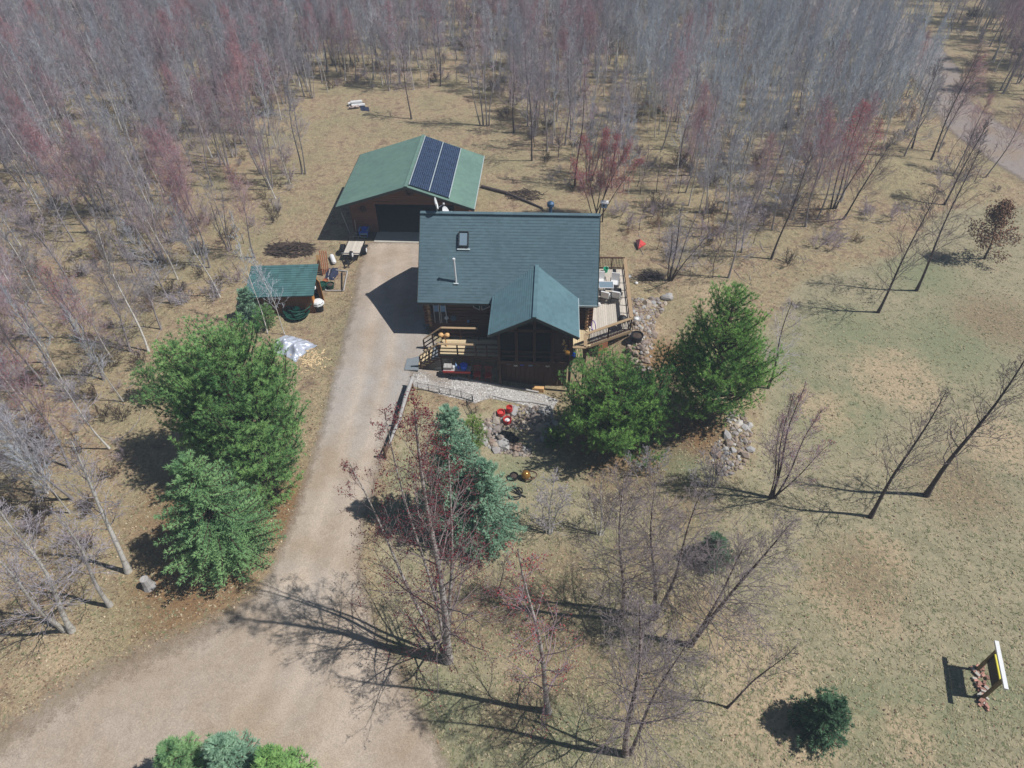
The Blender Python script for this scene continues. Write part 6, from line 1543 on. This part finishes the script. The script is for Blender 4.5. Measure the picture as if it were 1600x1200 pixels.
# ---- low brush over the forest floor
def brush_source(seed, mat):
    T = Bare(seed, n2=5, n3=3, tw=.005, maxl=2, wob=.22); r = random.Random(seed)
    for k in range(7):
        a = r.uniform(0, 6.28); d = r.uniform(.2, .7); T.trunk((.15 * math.cos(a), .15 * math.sin(a), -.03), (d * math.cos(a), d * math.sin(a), r.uniform(.5, 1.3)), .010, .1, 8, .5, .9, .4, .05)
    V, F = tube_np(T.trunks, 4); V2, F2 = seg_np(T.seg); V = np.concatenate([np.array(V), V2]); F = np.concatenate([np.array(F), F2 + len(V) - len(V2)])
    o = np_mesh('brush_source_%02d' % seed, V, F, M[mat]); COL.objects.unlink(o); BSRC.objects.link(o)
BSRC = bpy.data.collections.new('brush_sources')
for k, mt in enumerate(('twig_mauve', 'twig_grey', 'stick', 'stick', 'twig_dark', 'leaf_brown')): brush_source(k, mt)
bpts = []
for nm, W, dn, mx in polys_w:
    xs = [w[0] for w in W]; ys = [w[1] for w in W]; k = .28 if 'track' not in nm else .1
    for _ in range(int(k * (max(xs) - min(xs)) * (max(ys) - min(ys)))):
        x, y = fr_.uniform(min(xs), max(xs)), fr_.uniform(min(ys), max(ys))
        if y < 112 and inpoly(x, y, W) and not inpoly(x, y, TRACK) and math.sin(x * .33 + 1.7 * math.sin(y * .21)) * math.sin(y * .29 + .6) > -.35: bpts.append((x, y))
me = bpy.data.meshes.new('undergrowth'); me.from_pydata([(x, y, hz(x, y)) for x, y in bpts], [], [])
for nm_, tp_ in (('pick', 'INT'), ('spin', 'FLOAT_VECTOR'), ('size', 'FLOAT')): me.attributes.new(nm_, tp_, 'POINT')
me.attributes['pick'].data.foreach_set('value', [fr_.choices(range(6), (4, 4, 3, 2, 2, 2))[0] for _ in bpts])
me.attributes['spin'].data.foreach_set('vector', np.array([(fr_.gauss(0, .2), fr_.gauss(0, .2), fr_.uniform(0, 6.28)) for _ in bpts], dtype=np.float32).ravel())
me.attributes['size'].data.foreach_set('value', [fr_.uniform(.5, 1.5) for _ in bpts])
ug = bpy.data.objects.new('undergrowth', me); COL.objects.link(ug); tag(ug, kind='stuff')
ng2 = bpy.data.node_groups['set_out_trees'].copy(); ng2.name = 'set_out_brush'
for nd in ng2.nodes:
    if nd.bl_idname == 'GeometryNodeCollectionInfo': nd.inputs['Collection'].default_value = BSRC
ug.modifiers.new('set_out_brush', 'NODES').node_group = ng2
# fallen sticks
Vs = Bare(5); segs = []
for nm, W, dn, mx in polys_w[1:7]:
    xs = [w[0] for w in W]; ys = [w[1] for w in W]
    for _ in range(420):
        x, y = fr_.uniform(min(xs), max(xs)), fr_.uniform(min(ys), max(ys))
        if y < 80 and inpoly(x, y, W):
            a = fr_.uniform(0, 6.28); L = fr_.uniform(.5, 2.6); z = hz(x, y); r0 = fr_.uniform(.006, .022); m_ = (x + math.cos(a) * L * .5, y + math.sin(a) * L * .5, z + .06); e_ = (x + math.cos(a + .2) * L, y + math.sin(a + .2) * L, hz(x, y) + fr_.uniform(.02, .25))
            segs += [((x, y, z + .03), m_, r0, r0 * .8), (m_, e_, r0 * .8, r0 * .3)]
V, F = seg_np(segs); tag(np_mesh('fallen_branches', V, F, M['bark_grey']), kind='stuff')

# ---- leaf litter and dry grass, real small pieces over the ground
def scatter(name, n, region, make, mat, seed):
    r = random.Random(seed); V, F, T = [], [], []; done = 0; tries = 0
    while done < n and tries < n * 8:
        tries += 1; px_, py_ = r.uniform(-200, 1900), 1260 - 1080 * r.random()
        p = gp(px_, py_)
        if not region(p.x, p.y, r): continue
        vs, fs, tn = make(p, r); o = len(V); V += vs; F += [tuple(i + o for i in f) for f in fs]; T += [tn] * len(vs); done += 1
    o = np_mesh(name, V, F, mat, tone=T); tag(o, kind='stuff'); return o
def leafmat():
    t = NT('dry_leaves'); a = t.attr('tone'); t.col(t.ramp(a.outputs['Fac'], [(0, lin(112, 88, 70)), (.45, lin(152, 126, 100)), (.85, lin(178, 154, 124)), (1, lin(206, 186, 158))])); t.rough(.85, .2); return t.m
def grassmat():
    t = NT('dry_grass_blades'); a = t.attr('tone'); t.col(t.ramp(a.outputs['Fac'], [(0, lin(118, 124, 86)), (.4, lin(148, 142, 110)), (.75, lin(168, 156, 124)), (1, lin(190, 176, 144))])); t.rough(.85, .2); return t.m
bld = [(-8.8, 34.0, 3.3, 43.2), (-16.9, 46.6, -5.8, 56), (1.4, 32, 5.5, 42.4), (-21, 37.5, -16.4, 40.4), (-7, 31, 2, 36)]
def free(x, y):
    if any(a <= x <= c and b <= y <= d for a, b, c, d in bld): return False
    return True
def in_litter(x, y, r): return free(x, y) and not inpoly(x, y, DRIVE) and not inpoly(x, y, PATH) and (not inpoly(x, y, LAWN) or r.random() < .10) and y < 75
def in_grass(x, y, r): return free(x, y) and not inpoly(x, y, DRIVE) and not inpoly(x, y, PATH) and (inpoly(x, y, LAWN) or r.random() < .55) and y < 80
def leaf(p, r):
    a = r.uniform(0, 6.28); s = r.uniform(.03, .065); u = Vector((math.cos(a), math.sin(a), r.uniform(-.3, .3))) * s; w = Vector((-math.sin(a), math.cos(a), r.uniform(-.3, .5))) * s * .7; c = p + Vector((0, 0, .02 + s * .4))
    return [tuple(c - u), tuple(c + w), tuple(c + u), tuple(c - w + Vector((0, 0, s * .6)))], [(0, 1, 2), (0, 2, 3)], r.random()
def tuft(p, r):
    V, F = [], []; k = r.randint(3, 5); tn = r.random()
    for i in range(k):
        a = r.uniform(0, 6.28); w = .015 + .02 * r.random(); h = r.uniform(.02, .07); l = r.uniform(.06, .17); o = len(V)
        V += [(p.x - math.sin(a) * w, p.y + math.cos(a) * w, p.z), (p.x + math.sin(a) * w, p.y - math.cos(a) * w, p.z), (p.x + math.cos(a) * l, p.y + math.sin(a) * l, p.z + h)]; F.append((o, o + 1, o + 2))
    return V, F, tn
scatter('fallen_leaves', 32000, in_litter, leaf, leafmat(), 5)
scatter('dry_grass', 42000, in_grass, tuft, grassmat(), 6)

# ================================================================== HAZE
hm = bpy.data.materials.new('thin_haze'); hm.use_nodes = True; hn = hm.node_tree.nodes; hn.clear()
ho = hn.new('ShaderNodeOutputMaterial'); hv = hn.new('ShaderNodeVolumePrincipled'); hv.inputs['Color'].default_value = (.70, .84, 1.0, 1); hv.inputs['Density'].default_value = 0.0014; hv.inputs['Anisotropy'].default_value = 0.0
hm.node_tree.links.new(hv.outputs[0], ho.inputs['Volume'])
tag(MB().box((0, 60, 14.25), (2600, 2600, 36.5)).build('haze', hm), kind='stuff')
